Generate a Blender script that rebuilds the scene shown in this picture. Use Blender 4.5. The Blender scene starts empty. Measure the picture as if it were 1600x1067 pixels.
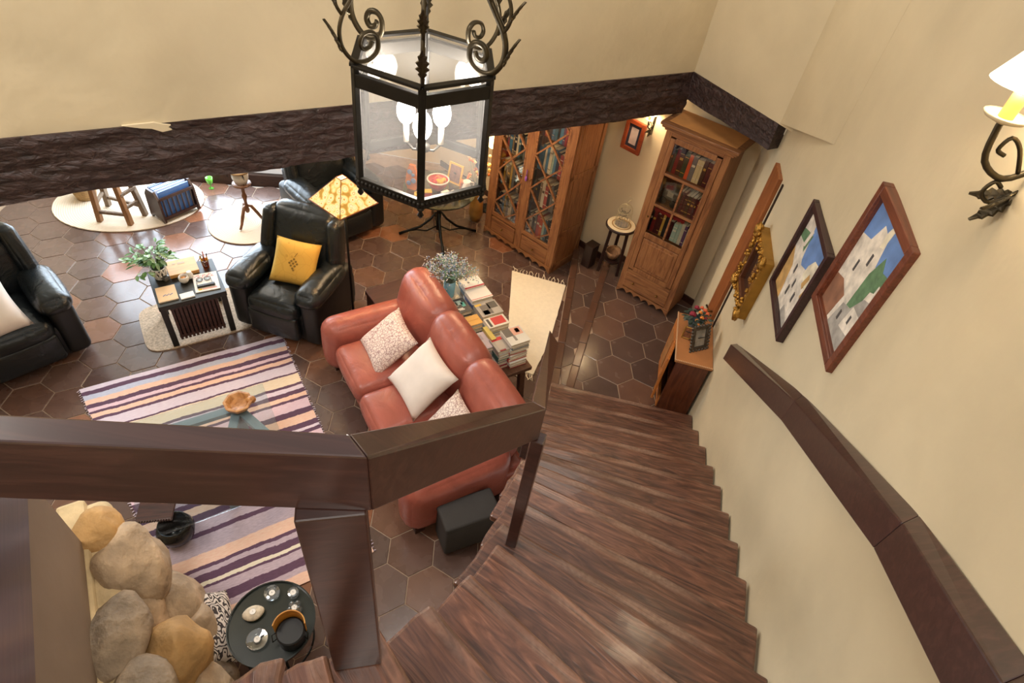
import bpy, bmesh, math, random
from mathutils import Vector, Matrix, Euler, noise
R = random.Random(7)
PI = math.pi
rad = math.radians
SC = bpy.context.scene
COL = SC.collection

# ------------------------------------------------------------------ camera
CH = 4.3
cam = bpy.data.cameras.new('camera')
cam.sensor_fit = 'HORIZONTAL'; cam.sensor_width = 36.0; cam.lens = 932.0 / 1600 * 36; cam.clip_start = .02
co = bpy.data.objects.new('camera', cam); COL.objects.link(co)
d = Vector((638.4 - 800, 1467.5 - 533.5, 932.0)).normalized()
up = -d; fz = Vector((0, 0, 1)); fy = (fz - up * fz.dot(up)).normalized(); fx = fy.cross(up)
Rm = Matrix((fx, fy, up))
co.matrix_world = Matrix(((Rm[0][0], -Rm[0][1], -Rm[0][2], 0), (Rm[1][0], -Rm[1][1], -Rm[1][2], 0), (Rm[2][0], -Rm[2][1], -Rm[2][2], CH), (0, 0, 0, 1)))
SC.camera = co

# ------------------------------------------------------------------ world, lights, exposure
w = bpy.data.worlds.new('world'); SC.world = w; w.use_nodes = True
bg = w.node_tree.nodes['Background']; bg.inputs[0].default_value = (1.0, .95, .89, 1); bg.inputs[1].default_value = .50
SC.view_settings.view_transform = 'Standard'; SC.view_settings.look = 'None'
SC.view_settings.gamma = 1.0; SC.view_settings.use_curve_mapping = False
SC.view_settings.exposure = .55

def lamp(name, kind, loc, power, color, size=.1, rot=None, sy=None, spread=None):
    l = bpy.data.lights.new(name, kind); l.energy = power; l.color = color
    if kind == 'AREA':
        l.size = size
        if sy: l.shape = 'RECTANGLE'; l.size_y = sy
        if spread: l.spread = spread
    else: l.shadow_soft_size = size
    o = bpy.data.objects.new(name, l); o.location = loc
    if rot: o.rotation_euler = rot
    COL.objects.link(o); return o
WARM = (1, .76, .48); SOFT = (1, .92, .82); DAY = (.72, .86, 1)
lamp('window_daylight', 'AREA', (-4.3, 6.05, 1.2), 140, DAY, 2.6, (rad(-78), 0, rad(8)), 2.0)
lamp('fill_light_dining', 'POINT', (-3.6, 4.9, 2.3), 20, SOFT, .25)  # added fill under the low ceiling, no fixture behind it
lamp('fill_light_corner', 'POINT', (-1.0, 5.4, 2.3), 48, (1, .72, .44), .2)  # added warm fill for the floor near the wide bookcase
lamp('fill_light_hall', 'POINT', (.8, 4.2, 4.4), 20, SOFT, .35)  # added fill, hangs free in the open stairwell above the hall
lamp('fill_light_landing', 'AREA', (.1, -.9, 5.4), 34, (1, .93, .84), 1.0)  # added fill behind the camera so tread noses cast shadows
lamp('fill_light_living', 'AREA', (-3.4, 1.2, 5.3), 80, (1, .93, .86), 1.2)  # added soft fill over the rug side, no real lamp there

# ------------------------------------------------------------------ materials
def lin(c):
    if isinstance(c, str):
        c = tuple(int(c[i:i + 2], 16) / 255 for i in (0, 2, 4))
    return tuple((x / 12.92 if x <= .04045 else ((x + .055) / 1.055) ** 2.4) for x in c[:3]) + (1,)
MATS = {}
def newmat(name):
    m = bpy.data.materials.new(name); m.use_nodes = True
    nt = m.node_tree; b = nt.nodes['Principled BSDF']
    return m, nt, b
def N(nt, t, **kw):
    n = nt.nodes.new(t)
    for k, v in kw.items():
        if k.startswith('i_'):
            n.inputs[int(k[2:]) if k[2:].isdigit() else k[2:]].default_value = v
        else: setattr(n, k, v)
    return n
def ramp(nt, stops, interp='LINEAR'):
    n = nt.nodes.new('ShaderNodeValToRGB'); e = n.color_ramp; e.interpolation = interp
    while len(e.elements) < len(stops): e.elements.new(.5)
    for el, (p, c) in zip(e.elements, sorted(stops, key=lambda s: s[0])):
        el.position = p; el.color = lin(c)
    return n
def coord(nt, scale=(1, 1, 1), kind='Object', rot=(0, 0, 0)):
    t = N(nt, 'ShaderNodeTexCoord'); m = N(nt, 'ShaderNodeMapping')
    m.inputs['Scale'].default_value = scale; m.inputs['Rotation'].default_value = rot
    nt.links.new(t.outputs[kind], m.inputs[0]); return m.outputs[0]
def bump(nt, b, src, strength=.2, dist=.01):
    n = N(nt, 'ShaderNodeBump'); n.inputs['Strength'].default_value = strength; n.inputs['Distance'].default_value = dist
    nt.links.new(src, n.inputs['Height']); nt.links.new(n.outputs[0], b.inputs['Normal']); return n
def plain(name, c, rough=.5, metal=0, var=.0, scale=8, bmp=0, bd=.004, coat=0, spec=.5):
    """colour with soft noise variation and optional fine relief"""
    if name in MATS: return MATS[name]
    m, nt, b = newmat(name); b.inputs['Roughness'].default_value = rough; b.inputs['Metallic'].default_value = metal
    b.inputs['Specular IOR Level'].default_value = spec
    if coat: b.inputs['Coat Weight'].default_value = coat; b.inputs['Coat Roughness'].default_value = .15
    col = lin(c); b.inputs['Base Color'].default_value = col
    n = N(nt, 'ShaderNodeTexNoise'); n.inputs['Scale'].default_value = scale; n.inputs['Detail'].default_value = 4
    nt.links.new(coord(nt), n.inputs[0])
    if var:
        r = nt.nodes.new('ShaderNodeValToRGB'); e = r.color_ramp.elements
        e[0].position = .3; e[1].position = .7
        e[0].color = tuple(x * (1 - var) for x in col[:3]) + (1,); e[1].color = tuple(min(1, x * (1 + var)) for x in col[:3]) + (1,)
        nt.links.new(n.outputs[0], r.inputs[0]); nt.links.new(r.outputs[0], b.inputs['Base Color'])
    if bmp: bump(nt, b, n.outputs[0], bmp, bd)
    MATS[name] = m; return m
def wood(name, stops, scale=(1.2, 14, 14), rough=.4, bmp=.15, dist=1.5, coat=0, ns=3.0, bd=.006, spec=.5):
    """wood with grain along local X of each piece; stops = colour ramp"""
    if name in MATS: return MATS[name]
    m, nt, b = newmat(name)
    v = coord(nt, scale)
    oi = N(nt, 'ShaderNodeObjectInfo'); ad = N(nt, 'ShaderNodeVectorMath', operation='ADD'); ml = N(nt, 'ShaderNodeMath', operation='MULTIPLY'); ml.inputs[1].default_value = 37
    nt.links.new(oi.outputs['Random'], ml.inputs[0]); nt.links.new(v, ad.inputs[0]); nt.links.new(ml.outputs[0], ad.inputs[1])
    n = N(nt, 'ShaderNodeTexNoise'); n.inputs['Scale'].default_value = ns; n.inputs['Detail'].default_value = 6; n.inputs['Distortion'].default_value = dist
    nt.links.new(ad.outputs[0], n.inputs[0])
    r = ramp(nt, stops); nt.links.new(n.outputs[0], r.inputs[0]); nt.links.new(r.outputs[0], b.inputs['Base Color'])
    b.inputs['Roughness'].default_value = rough; b.inputs['Specular IOR Level'].default_value = spec
    if coat: b.inputs['Coat Weight'].default_value = coat; b.inputs['Coat Roughness'].default_value = .2
    if bmp: bump(nt, b, n.outputs[0], bmp, bd)
    MATS[name] = m; return m
def leather(name, c, rough=.32, crease=.35, var=.12):
    if name in MATS: return MATS[name]
    m, nt, b = newmat(name); col = lin(c)
    v = coord(nt)
    n = N(nt, 'ShaderNodeTexNoise'); n.inputs['Scale'].default_value = 5; n.inputs['Detail'].default_value = 5; n.inputs['Distortion'].default_value = 1.2
    nt.links.new(v, n.inputs[0])
    r = nt.nodes.new('ShaderNodeValToRGB'); e = r.color_ramp.elements; e[0].position = .3; e[1].position = .75
    e[0].color = tuple(x * (1 - var) for x in col[:3]) + (1,); e[1].color = tuple(min(1, x * (1 + var)) for x in col[:3]) + (1,)
    nt.links.new(n.outputs[0], r.inputs[0]); nt.links.new(r.outputs[0], b.inputs['Base Color'])
    f = N(nt, 'ShaderNodeTexVoronoi'); f.inputs['Scale'].default_value = 220; nt.links.new(v, f.inputs[0])
    ad = N(nt, 'ShaderNodeMath', operation='MULTIPLY_ADD'); ad.inputs[1].default_value = .04
    nt.links.new(f.outputs[0], ad.inputs[0]); nt.links.new(n.outputs[0], ad.inputs[2])
    b.inputs['Roughness'].default_value = rough
    bump(nt, b, ad.outputs[0], crease, .03)
    MATS[name] = m; return m
def pattern(name, base, inks, scale=14, rough=.9, width=.06):
    """printed cloth: swirling outlines of two ink colours on a base"""
    m, nt, b = newmat(name); v = coord(nt)
    n = N(nt, 'ShaderNodeTexNoise'); n.inputs['Scale'].default_value = scale * .5; n.inputs['Detail'].default_value = 2
    nt.links.new(v, n.inputs[0])
    mx = N(nt, 'ShaderNodeVectorMath', operation='MULTIPLY_ADD'); mx.inputs[1].default_value = (.06,) * 3
    nt.links.new(n.outputs['Color'], mx.inputs[0]); nt.links.new(v, mx.inputs[2])
    cur = None
    for i, ink in enumerate(inks):
        vo = N(nt, 'ShaderNodeTexVoronoi', feature='DISTANCE_TO_EDGE' if i % 2 == 0 else 'F1'); vo.inputs['Scale'].default_value = scale * (1 + .45 * i)
        nt.links.new(mx.outputs[0], vo.inputs[0])
        th = N(nt, 'ShaderNodeMath', operation='LESS_THAN'); th.inputs[1].default_value = width if i % 2 == 0 else .2
        nt.links.new(vo.outputs[0], th.inputs[0])
        mix = N(nt, 'ShaderNodeMix', data_type='RGBA')
        if cur is None: mix.inputs[6].default_value = lin(base)
        else: nt.links.new(cur, mix.inputs[6])
        mix.inputs[7].default_value = lin(ink); nt.links.new(th.outputs[0], mix.inputs[0]); cur = mix.outputs[2]
    nt.links.new(cur, b.inputs['Base Color']); b.inputs['Roughness'].default_value = rough
    MATS[name] = m; return m
def emit(name, c, s, base=None):
    m, nt, b = newmat(name); b.inputs['Base Color'].default_value = lin(base or c)
    b.inputs['Emission Color'].default_value = lin(c); b.inputs['Emission Strength'].default_value = s; MATS[name] = m; return m
def glass(name, tint='FFFFFF', gloss=.08, haze=0, hazec='FFFFFF'):
    m = bpy.data.materials.new(name); m.use_nodes = True; nt = m.node_tree; nt.nodes.clear()
    o = N(nt, 'ShaderNodeOutputMaterial'); t = N(nt, 'ShaderNodeBsdfTransparent'); t.inputs[0].default_value = lin(tint)
    g = N(nt, 'ShaderNodeBsdfGlossy'); g.inputs['Roughness'].default_value = .03
    f = N(nt, 'ShaderNodeLayerWeight'); f.inputs[0].default_value = .25
    a = N(nt, 'ShaderNodeMath', operation='MULTIPLY_ADD'); a.inputs[1].default_value = .35; a.inputs[2].default_value = gloss
    nt.links.new(f.outputs['Fresnel'], a.inputs[0])
    x = N(nt, 'ShaderNodeMixShader'); nt.links.new(a.outputs[0], x.inputs[0]); nt.links.new(t.outputs[0], x.inputs[1]); nt.links.new(g.outputs[0], x.inputs[2])
    last = x.outputs[0]
    if haze:
        df = N(nt, 'ShaderNodeBsdfTranslucent'); df.inputs[0].default_value = lin(hazec)
        y = N(nt, 'ShaderNodeMixShader'); y.inputs[0].default_value = haze
        nt.links.new(last, y.inputs[1]); nt.links.new(df.outputs[0], y.inputs[2]); last = y.outputs[0]
    nt.links.new(last, o.inputs[0]); MATS[name] = m; return m

# ------------------------------------------------------------------ mesh builder
class MB:
    def __init__(s): s.v = []; s.f = []; s.mi = []
    def add(s, vs, fs, mi=0):
        k = len(s.v); s.v += [tuple(p) for p in vs]; s.f += [tuple(i + k for i in f) for f in fs]; s.mi += [mi] * len(fs); return s
    def box(s, c, d, rz=0, mi=0, M=None):
        x, y, z = (q / 2 for q in d); ca, sa = math.cos(rz), math.sin(rz)
        vs = [(a * x, b * y, e * z) for e in (-1, 1) for a, b in ((-1, -1), (1, -1), (1, 1), (-1, 1))]
        vs = [(p[0] * ca - p[1] * sa + c[0], p[0] * sa + p[1] * ca + c[1], p[2] + c[2]) for p in vs]
        if M: vs = [M @ Vector(p) for p in vs]
        return s.add(vs, [(3, 2, 1, 0), (4, 5, 6, 7), (0, 1, 5, 4), (1, 2, 6, 5), (2, 3, 7, 6), (3, 0, 4, 7)], mi)
    def bar(s, a, b, w, h, mi=0, upv=(0, 0, 1)):
        """rectangular bar from a to b, w wide, h high"""
        a, b = Vector(a), Vector(b); t = (b - a).normalized(); u = Vector(upv)
        if abs(t.dot(u)) > .98: u = Vector((0, 1, 0))
        sd = t.cross(u).normalized(); u = sd.cross(t)
        vs = [p + sd * (i * w / 2) + u * (j * h / 2) for p in (a, b) for i, j in ((-1, -1), (1, -1), (1, 1), (-1, 1))]
        return s.add(vs, [(3, 2, 1, 0), (4, 5, 6, 7), (0, 1, 5, 4), (1, 2, 6, 5), (2, 3, 7, 6), (3, 0, 4, 7)], mi)
    def tube(s, pts, r, n=8, mi=0, cap=True, flat=1.0):
        pts = [Vector(p) for p in pts]; rs = r if isinstance(r, (list, tuple)) else [r] * len(pts)
        vs = []; t0 = (pts[1] - pts[0]).normalized(); u = t0.orthogonal().normalized()
        for i, p in enumerate(pts):
            t = (pts[min(i + 1, len(pts) - 1)] - pts[max(i - 1, 0)]).normalized()
            u = (u - t * u.dot(t)).normalized(); w_ = t.cross(u)
            vs += [p + (u * math.cos(2 * PI * k / n) + w_ * math.sin(2 * PI * k / n) * flat) * rs[i] for k in range(n)]
        fs = [(i * n + k, i * n + (k + 1) % n, (i + 1) * n + (k + 1) % n, (i + 1) * n + k) for i in range(len(pts) - 1) for k in range(n)]
        if cap: fs += [tuple(range(n - 1, -1, -1)), tuple(range((len(pts) - 1) * n, len(pts) * n))]
        return s.add(vs, fs, mi)
    def lathe(s, prof, n=20, c=(0, 0, 0), mi=0, M=None, cap=True):
        vs = [(c[0] + r * math.cos(2 * PI * k / n), c[1] + r * math.sin(2 * PI * k / n), c[2] + z) for r, z in prof for k in range(n)]
        if M: vs = [M @ Vector(p) for p in vs]
        fs = [(i * n + k, i * n + (k + 1) % n, (i + 1) * n + (k + 1) % n, (i + 1) * n + k) for i in range(len(prof) - 1) for k in range(n)]
        if cap: fs += [tuple(range(n - 1, -1, -1)), tuple(range((len(prof) - 1) * n, len(prof) * n))]
        return s.add(vs, fs, mi)
    def prism(s, pts, z0, z1, mi=0, M=None):
        n = len(pts); vs = [(p[0], p[1], z) for z in (z0, z1) for p in pts]
        if M: vs = [M @ Vector(p) for p in vs]
        return s.add(vs, [tuple(range(n - 1, -1, -1)), tuple(range(n, 2 * n))] + [(i, (i + 1) % n, n + (i + 1) % n, n + i) for i in range(n)], mi)
    def ell(s, c, r, nu=12, nv=8, mi=0, M=None, jit=0, seed=0):
        vs = []
        for j in range(nv + 1):
            th = PI * j / nv
            for i in range(nu):
                ph = 2 * PI * i / nu; p = Vector((math.sin(th) * math.cos(ph), math.sin(th) * math.sin(ph), -math.cos(th)))
                k = 1 + (jit * noise.noise(p * 1.4 + Vector((seed * 7.1, seed * 3.3, 0))) if jit else 0)
                q = Vector((p[0] * r[0] * k, p[1] * r[1] * k, p[2] * r[2] * k))
                if M: q = M @ q
                vs.append(q + Vector(c))
        fs = [(j * nu + i, j * nu + (i + 1) % nu, (j + 1) * nu + (i + 1) % nu, (j + 1) * nu + i) for j in range(nv) for i in range(nu)]
        return s.add(vs, fs, mi)
    def rbox(s, c, d, r=.05, puff=0, M=None, mi=0, seg=4, n=6):
        """soft rounded box; puff bulges the large faces outwards"""
        h = [q / 2 for q in d]; r = min(r, min(h) * .999)
        ax = []
        for q in h:
            e = [-q + r * (1 - math.cos(PI / 2 * i / seg)) for i in range(seg + 1)]
            mid = [(-q + r) + (2 * q - 2 * r) * i / n for i in range(1, n)]
            ax.append(e + mid + [-x for x in reversed(e)])
        puff = puff if isinstance(puff, (tuple, list)) else (puff,) * 3
        idx = {}; vs = []; fs = []
        def vid(p):
            k = tuple(round(x, 6) for x in p)
            if k not in idx:
                q = Vector([max(-h[i] + r, min(h[i] - r, p[i])) for i in range(3)]); dv = Vector(p) - q
                o = q + dv.normalized() * r if dv.length > 1e-9 else q
                u = [1 - (p[i] / h[i]) ** 2 for i in range(3)]
                for i in range(3):
                    a, b_ = u[(i + 1) % 3], u[(i + 2) % 3]
                    o[i] += puff[i] * (p[i] / h[i]) * a * b_
                idx[k] = len(vs); vs.append(o)
            return idx[k]
        for i in range(3):
            j, k = (i + 1) % 3, (i + 2) % 3
            for sg in (-1, 1):
                for a in range(len(ax[j]) - 1):
                    for b_ in range(len(ax[k]) - 1):
                        q = []
                        for da, db in ((0, 0), (1, 0), (1, 1), (0, 1)):
                            p = [0, 0, 0]; p[i] = sg * h[i]; p[j] = ax[j][a + da]; p[k] = ax[k][b_ + db]; q.append(vid(p))
                        if sg < 0: q.reverse()
                        if len(set(q)) > 2: fs.append(tuple(dict.fromkeys(q)))
        vs = [(M @ p if M else p) + Vector(c) for p in vs]
        return s.add(vs, fs, mi)
    def pillow(s, w, t, n=14, pinch=.1, mi=0, M=None):
        vs = []; fs = []
        for sg in (1, -1):
            k = len(vs)
            for j in range(n + 1):
                for i in range(n + 1):
                    u = -1 + 2 * i / n; v = -1 + 2 * j / n
                    x = u * (1 - pinch * (1 - v * v)) * w / 2; y = v * (1 - pinch * (1 - u * u)) * w / 2
                    z = sg * t / 2 * max(0, (1 - u ** 4) * (1 - v ** 4)) ** .55
                    vs.append((x, y, z))
            for j in range(n):
                for i in range(n):
                    q = [k + j * (n + 1) + i, k + j * (n + 1) + i + 1, k + (j + 1) * (n + 1) + i + 1, k + (j + 1) * (n + 1) + i]
                    fs.append(tuple(q if sg > 0 else reversed(q)))
        if M: vs = [M @ Vector(p) for p in vs]
        return s.add(vs, fs, mi)
    def build(s, name, mat, parent=None, smooth=False, bevel=0, loc=None, rot=None, weld=False, sub=0, segs=2):
        me = bpy.data.meshes.new(name); me.from_pydata([tuple(p) for p in s.v], [], s.f)
        mats = mat if isinstance(mat, (list, tuple)) else [mat]
        for m in mats: me.materials.append(m)
        if len(mats) > 1: me.polygons.foreach_set('material_index', s.mi)
        if smooth: me.polygons.foreach_set('use_smooth', [True] * len(me.polygons))
        if weld:
            bm = bmesh.new(); bm.from_mesh(me); bmesh.ops.remove_doubles(bm, verts=bm.verts, dist=1e-5); bm.to_mesh(me); bm.free()
        me.update()
        o = bpy.data.objects.new(name, me); COL.objects.link(o)
        if parent: o.parent = parent
        if loc: o.location = loc
        if rot: o.rotation_euler = rot
        if bevel:
            b = o.modifiers.new('b', 'BEVEL'); b.width = bevel; b.segments = segs; b.limit_method = 'ANGLE'; b.angle_limit = rad(40)
        if sub:
            b = o.modifiers.new('s', 'SUBSURF'); b.levels = sub; b.render_levels = sub
        return o
def tag(o, label, cat, group=None, kind=None):
    if label: o['label'] = label
    if cat: o['category'] = cat
    if group: o['group'] = group
    if kind: o['kind'] = kind
    return o
def thing(name, label, cat, loc=(0, 0, 0), rz=0, group=None):
    o = bpy.data.objects.new(name, None); o.empty_display_size = .1; COL.objects.link(o)
    o.location = loc; o.rotation_euler = (0, 0, rz); return tag(o, label, cat, group)
def struct(o): o['kind'] = 'structure'; return o
def cr(pts, k=4):
    """Catmull-Rom refinement of a polyline"""
    p = [Vector(q) for q in pts]; out = []
    for i in range(len(p) - 1):
        a, b, c, d_ = p[max(i - 1, 0)], p[i], p[i + 1], p[min(i + 2, len(p) - 1)]
        for j in range(k):
            t = j / k; out.append(.5 * ((2 * b) + (c - a) * t + (2 * a - 5 * b + 4 * c - d_) * t * t + (3 * b - a - 3 * c + d_) * t ** 3))
    return out + [p[-1]]
def rot3(rx=0, ry=0, rz=0): return Euler((rx, ry, rz)).to_matrix().to_4x4()
def copy_tree(o, parent=None):
    c = o.copy(); COL.objects.link(c)
    if parent: c.parent = parent
    for ch in list(o.children): copy_tree(ch, c)
    return c
def az(t, n):   # room frame of the seating group: t along the sofa, n across it
    return (t * .602 + n * .799, -t * .799 + n * .602)

# ------------------------------------------------------------------ setting materials
def plaster(name, c, var=.05, bmp=.25):
    m, nt, b = newmat(name); col = lin(c); v = coord(nt)
    n = N(nt, 'ShaderNodeTexNoise'); n.inputs['Scale'].default_value = 1.6; n.inputs['Detail'].default_value = 5; nt.links.new(v, n.inputs[0])
    r = nt.nodes.new('ShaderNodeValToRGB'); e = r.color_ramp.elements; e[0].position = .3; e[1].position = .7
    e[0].color = tuple(x * (1 - var) for x in col[:3]) + (1,); e[1].color = tuple(x * (1 + var) for x in col[:3]) + (1,)
    nt.links.new(n.outputs[0], r.inputs[0]); nt.links.new(r.outputs[0], b.inputs['Base Color'])
    b.inputs['Roughness'].default_value = .75; b.inputs['Specular IOR Level'].default_value = .25
    bump(nt, b, n.outputs[0], bmp, .08); return m
CREAM = plaster('cream_plaster', 'CFC0A1', .09, .35)
CREAM2 = plaster('cream_paint', 'D8C8A8', .05, .05)
WHITEC = plaster('ceiling_white', 'EFE6D2', .02, .02)
TAN = plaster('shaded_plaster', '8B7866', .12, .2)  # brown tone carries the shade lying on the chimney plaster
BEAM = wood('rough_beam', [(.25, '231918'), (.5, '382826'), (.75, '4E3B39')], (.8, 9, 9), .5, .7, .8, bd=.03)
RAILW = wood('dark_rail_wood', [(.2, '2C1B19'), (.5, '3C2522'), (.8, '50342E')], (.6, 14, 14), .30, .06, .8, coat=.5)
def treadmat():
    m = wood('worn_tread_wood', [(.25, '321E18'), (.42, '523328'), (.58, '6B4636'), (.75, '8C604D')], (.9, 7, 7), .30, .55, 2.6, coat=.5, bd=.012)
    nt = m.node_tree; b = nt.nodes['Principled BSDF']; src = b.inputs['Base Color'].links[0].from_socket
    oi = N(nt, 'ShaderNodeObjectInfo'); hv = N(nt, 'ShaderNodeHueSaturation'); mr_ = N(nt, 'ShaderNodeMapRange'); mr_.inputs[3].default_value = .78; mr_.inputs[4].default_value = 1.18
    nt.links.new(oi.outputs['Random'], mr_.inputs[0]); nt.links.new(mr_.outputs[0], hv.inputs['Value']); nt.links.new(src, hv.inputs['Color'])
    tc = N(nt, 'ShaderNodeTexCoord'); sx = N(nt, 'ShaderNodeSeparateXYZ'); nt.links.new(tc.outputs['Object'], sx.inputs[0])
    n = N(nt, 'ShaderNodeTexNoise'); n.inputs['Scale'].default_value = 60; n.inputs['Detail'].default_value = 3; nt.links.new(tc.outputs['Object'], n.inputs[0])
    n2 = N(nt, 'ShaderNodeTexNoise'); n2.inputs['Scale'].default_value = 2.2; nt.links.new(tc.outputs['Object'], n2.inputs[0])
    # foot wear: a paler scuffed band along the front edge of each plank
    w1 = N(nt, 'ShaderNodeMapRange'); w1.inputs[1].default_value = -.055; w1.inputs[2].default_value = -.035; nt.links.new(sx.outputs[1], w1.inputs[0])
    w2 = N(nt, 'ShaderNodeMapRange'); w2.inputs[1].default_value = .42; w2.inputs[2].default_value = .62; nt.links.new(n2.outputs[0], w2.inputs[0])
    w3 = N(nt, 'ShaderNodeMath', operation='MULTIPLY'); nt.links.new(w1.outputs[0], w3.inputs[0]); nt.links.new(w2.outputs[0], w3.inputs[1])
    w4 = N(nt, 'ShaderNodeMath', operation='MULTIPLY'); nt.links.new(w3.outputs[0], w4.inputs[0]); nt.links.new(n.outputs[0], w4.inputs[1])
    x = N(nt, 'ShaderNodeMix', data_type='RGBA'); nt.links.new(w4.outputs[0], x.inputs[0]); nt.links.new(hv.outputs[0], x.inputs[6]); x.inputs[7].default_value = lin('9C8070')
    nt.links.new(x.outputs[2], b.inputs['Base Color']); return m
TREADW = treadmat()
DARKBASE = wood('dark_baseboard', [(.3, '2A1713'), (.7, '47271D')], rough=.35)

def tilemat(name, stops, rough):
    m, nt, b = newmat(name)
    oi = N(nt, 'ShaderNodeObjectInfo'); r = ramp(nt, stops); nt.links.new(oi.outputs['Random'], r.inputs[0])
    n = N(nt, 'ShaderNodeTexNoise'); n.inputs['Scale'].default_value = 6; n.inputs['Detail'].default_value = 2; nt.links.new(coord(nt, kind='Object'), n.inputs[0])
    x = N(nt, 'ShaderNodeMix', data_type='RGBA', blend_type='OVERLAY'); x.inputs[0].default_value = .22
    nt.links.new(r.outputs[0], x.inputs[6]); nt.links.new(n.outputs[0], x.inputs[7]); nt.links.new(x.outputs[2], b.inputs['Base Color'])
    q = N(nt, 'ShaderNodeMath', operation='MULTIPLY_ADD'); q.inputs[1].default_value = .22; q.inputs[2].default_value = rough
    nt.links.new(n.outputs[0], q.inputs[0]); nt.links.new(q.outputs[0], b.inputs['Roughness'])
    b.inputs['Coat Weight'].default_value = .35; b.inputs['Coat Roughness'].default_value = .12
    bump(nt, b, n.outputs[0], .05, .01); return m
TILE = tilemat('terracotta_tile', [(0, '58453E'), (.3, '664E44'), (.6, '543F38'), (.82, '75523F'), (1, '8E593C')], .16)
TILE2 = tilemat('dark_hall_tile', [(0, '4B3A34'), (.5, '58443B'), (1, '674A3C')], .13)
GROUT = plain('grout', 'A8917C', .8, var=.15, scale=14)

# ------------------------------------------------------------------ floor
def clip(poly, cl):
    """Sutherland-Hodgman: poly against convex counter-clockwise cl"""
    out = poly
    for i in range(len(cl)):
        a, b = cl[i], cl[(i + 1) % len(cl)]; inp = out; out = []
        sd = lambda p: (b[0] - a[0]) * (p[1] - a[1]) - (b[1] - a[1]) * (p[0] - a[0])
        for j in range(len(inp)):
            p, q = inp[j], inp[(j + 1) % len(inp)]; sp, sq = sd(p), sd(q)
            if sp >= 0: out.append(p)
            if sp * sq < 0:
                t = sp / (sp - sq); out.append((p[0] + (q[0] - p[0]) * t, p[1] + (q[1] - p[1]) * t))
        if len(out) < 3: return []
    return out
def inside(p, cl):
    return all((cl[(i + 1) % len(cl)][0] - cl[i][0]) * (p[1] - cl[i][1]) - (cl[(i + 1) % len(cl)][1] - cl[i][1]) * (p[0] - cl[i][0]) >= 0 for i in range(len(cl)))
def area(p): return abs(sum(p[i][0] * p[(i + 1) % len(p)][1] - p[(i + 1) % len(p)][0] * p[i][1] for i in range(len(p)))) / 2
HS = .1899; PH = rad(157.16); HC = (-4.615, 4.63)
A1 = (math.sqrt(3) * HS * math.cos(PH - rad(30)), math.sqrt(3) * HS * math.sin(PH - rad(30)))
A2 = (math.sqrt(3) * HS * math.cos(PH - rad(90)), math.sqrt(3) * HS * math.sin(PH - rad(90)))
def hexcells(x0, x1, y0, y1, off=(0, 0)):
    for i in range(-40, 41):
        for j in range(-40, 41):
            x = HC[0] + off[0] + i * A1[0] + j * A2[0]; y = HC[1] + off[1] + i * A1[1] + j * A2[1]
            if x0 < x < x1 and y0 < y < y1: yield x, y
def hexpts(x, y, r): return [(x + r * math.cos(PH + rad(60) * k), y + r * math.sin(PH + rad(60) * k)) for k in range(6)]
def tile_mesh(poly, cx, cy, h):
    m = MB(); n = len(poly)
    P = [(p[0] - cx, p[1] - cy) for p in poly]; Q = [(p[0] * .985, p[1] * .985) for p in P]
    vs = [(p[0], p[1], -.011) for p in P] + [(p[0], p[1], h - .002) for p in P] + [(p[0], p[1], h) for p in Q]
    return m.add(vs, [(i, (i + 1) % n, n + (i + 1) % n, n + i) for i in range(n)] + [(n + i, n + (i + 1) % n, 2 * n + (i + 1) % n, 2 * n + i) for i in range(n)] + [tuple(range(2 * n, 3 * n))])
FLOORP = [(-5.9, -1.6), (.6, -1.6), (.6, 6.06), (-1.45, 7.68), (-2.9, 7.68), (-2.9, 6.45), (-5.9, 5.85)]
fl = struct(MB().prism(FLOORP, -.12, -.005).build('floor', GROUT))
cells = sorted(hexcells(-5.9, .62, .4, 7.4), key=lambda c: (c[0] + 1.9) ** 2 * .8 + (c[1] - 4.0) ** 2)
hexme = None; rest = MB()
lim = [(-5.88, -1.5), (.56, -1.5), (.545, 6.08), (-1.45, 7.62), (-2.88, 7.62), (-5.88, 6.5)]
nt_ = 0
for cx, cy in cells:
    if not inside((cx, cy), lim) or (cx < -2.9 and cy > 6.45 + (cx + 2.9) * .2): continue
    h = R.uniform(0, .0012)
    if nt_ < 285:
        if hexme is None:
            t = tile_mesh(hexpts(0, 0, HS - .0045), 0, 0, 0).build('tile', TILE, fl); hexme = t.data
        else:
            t = bpy.data.objects.new('tile', hexme); COL.objects.link(t); t.parent = fl
        t.location = (cx, cy, h); t.rotation_euler = (R.uniform(-.003, .003), R.uniform(-.003, .003), rad(60) * R.randrange(6)); nt_ += 1
    else:
        rest.prism(hexpts(cx, cy, HS - .0045), -.01, h)
tag(rest.build('outer_tiles', TILE, fl), None, None, kind='stuff')
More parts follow.
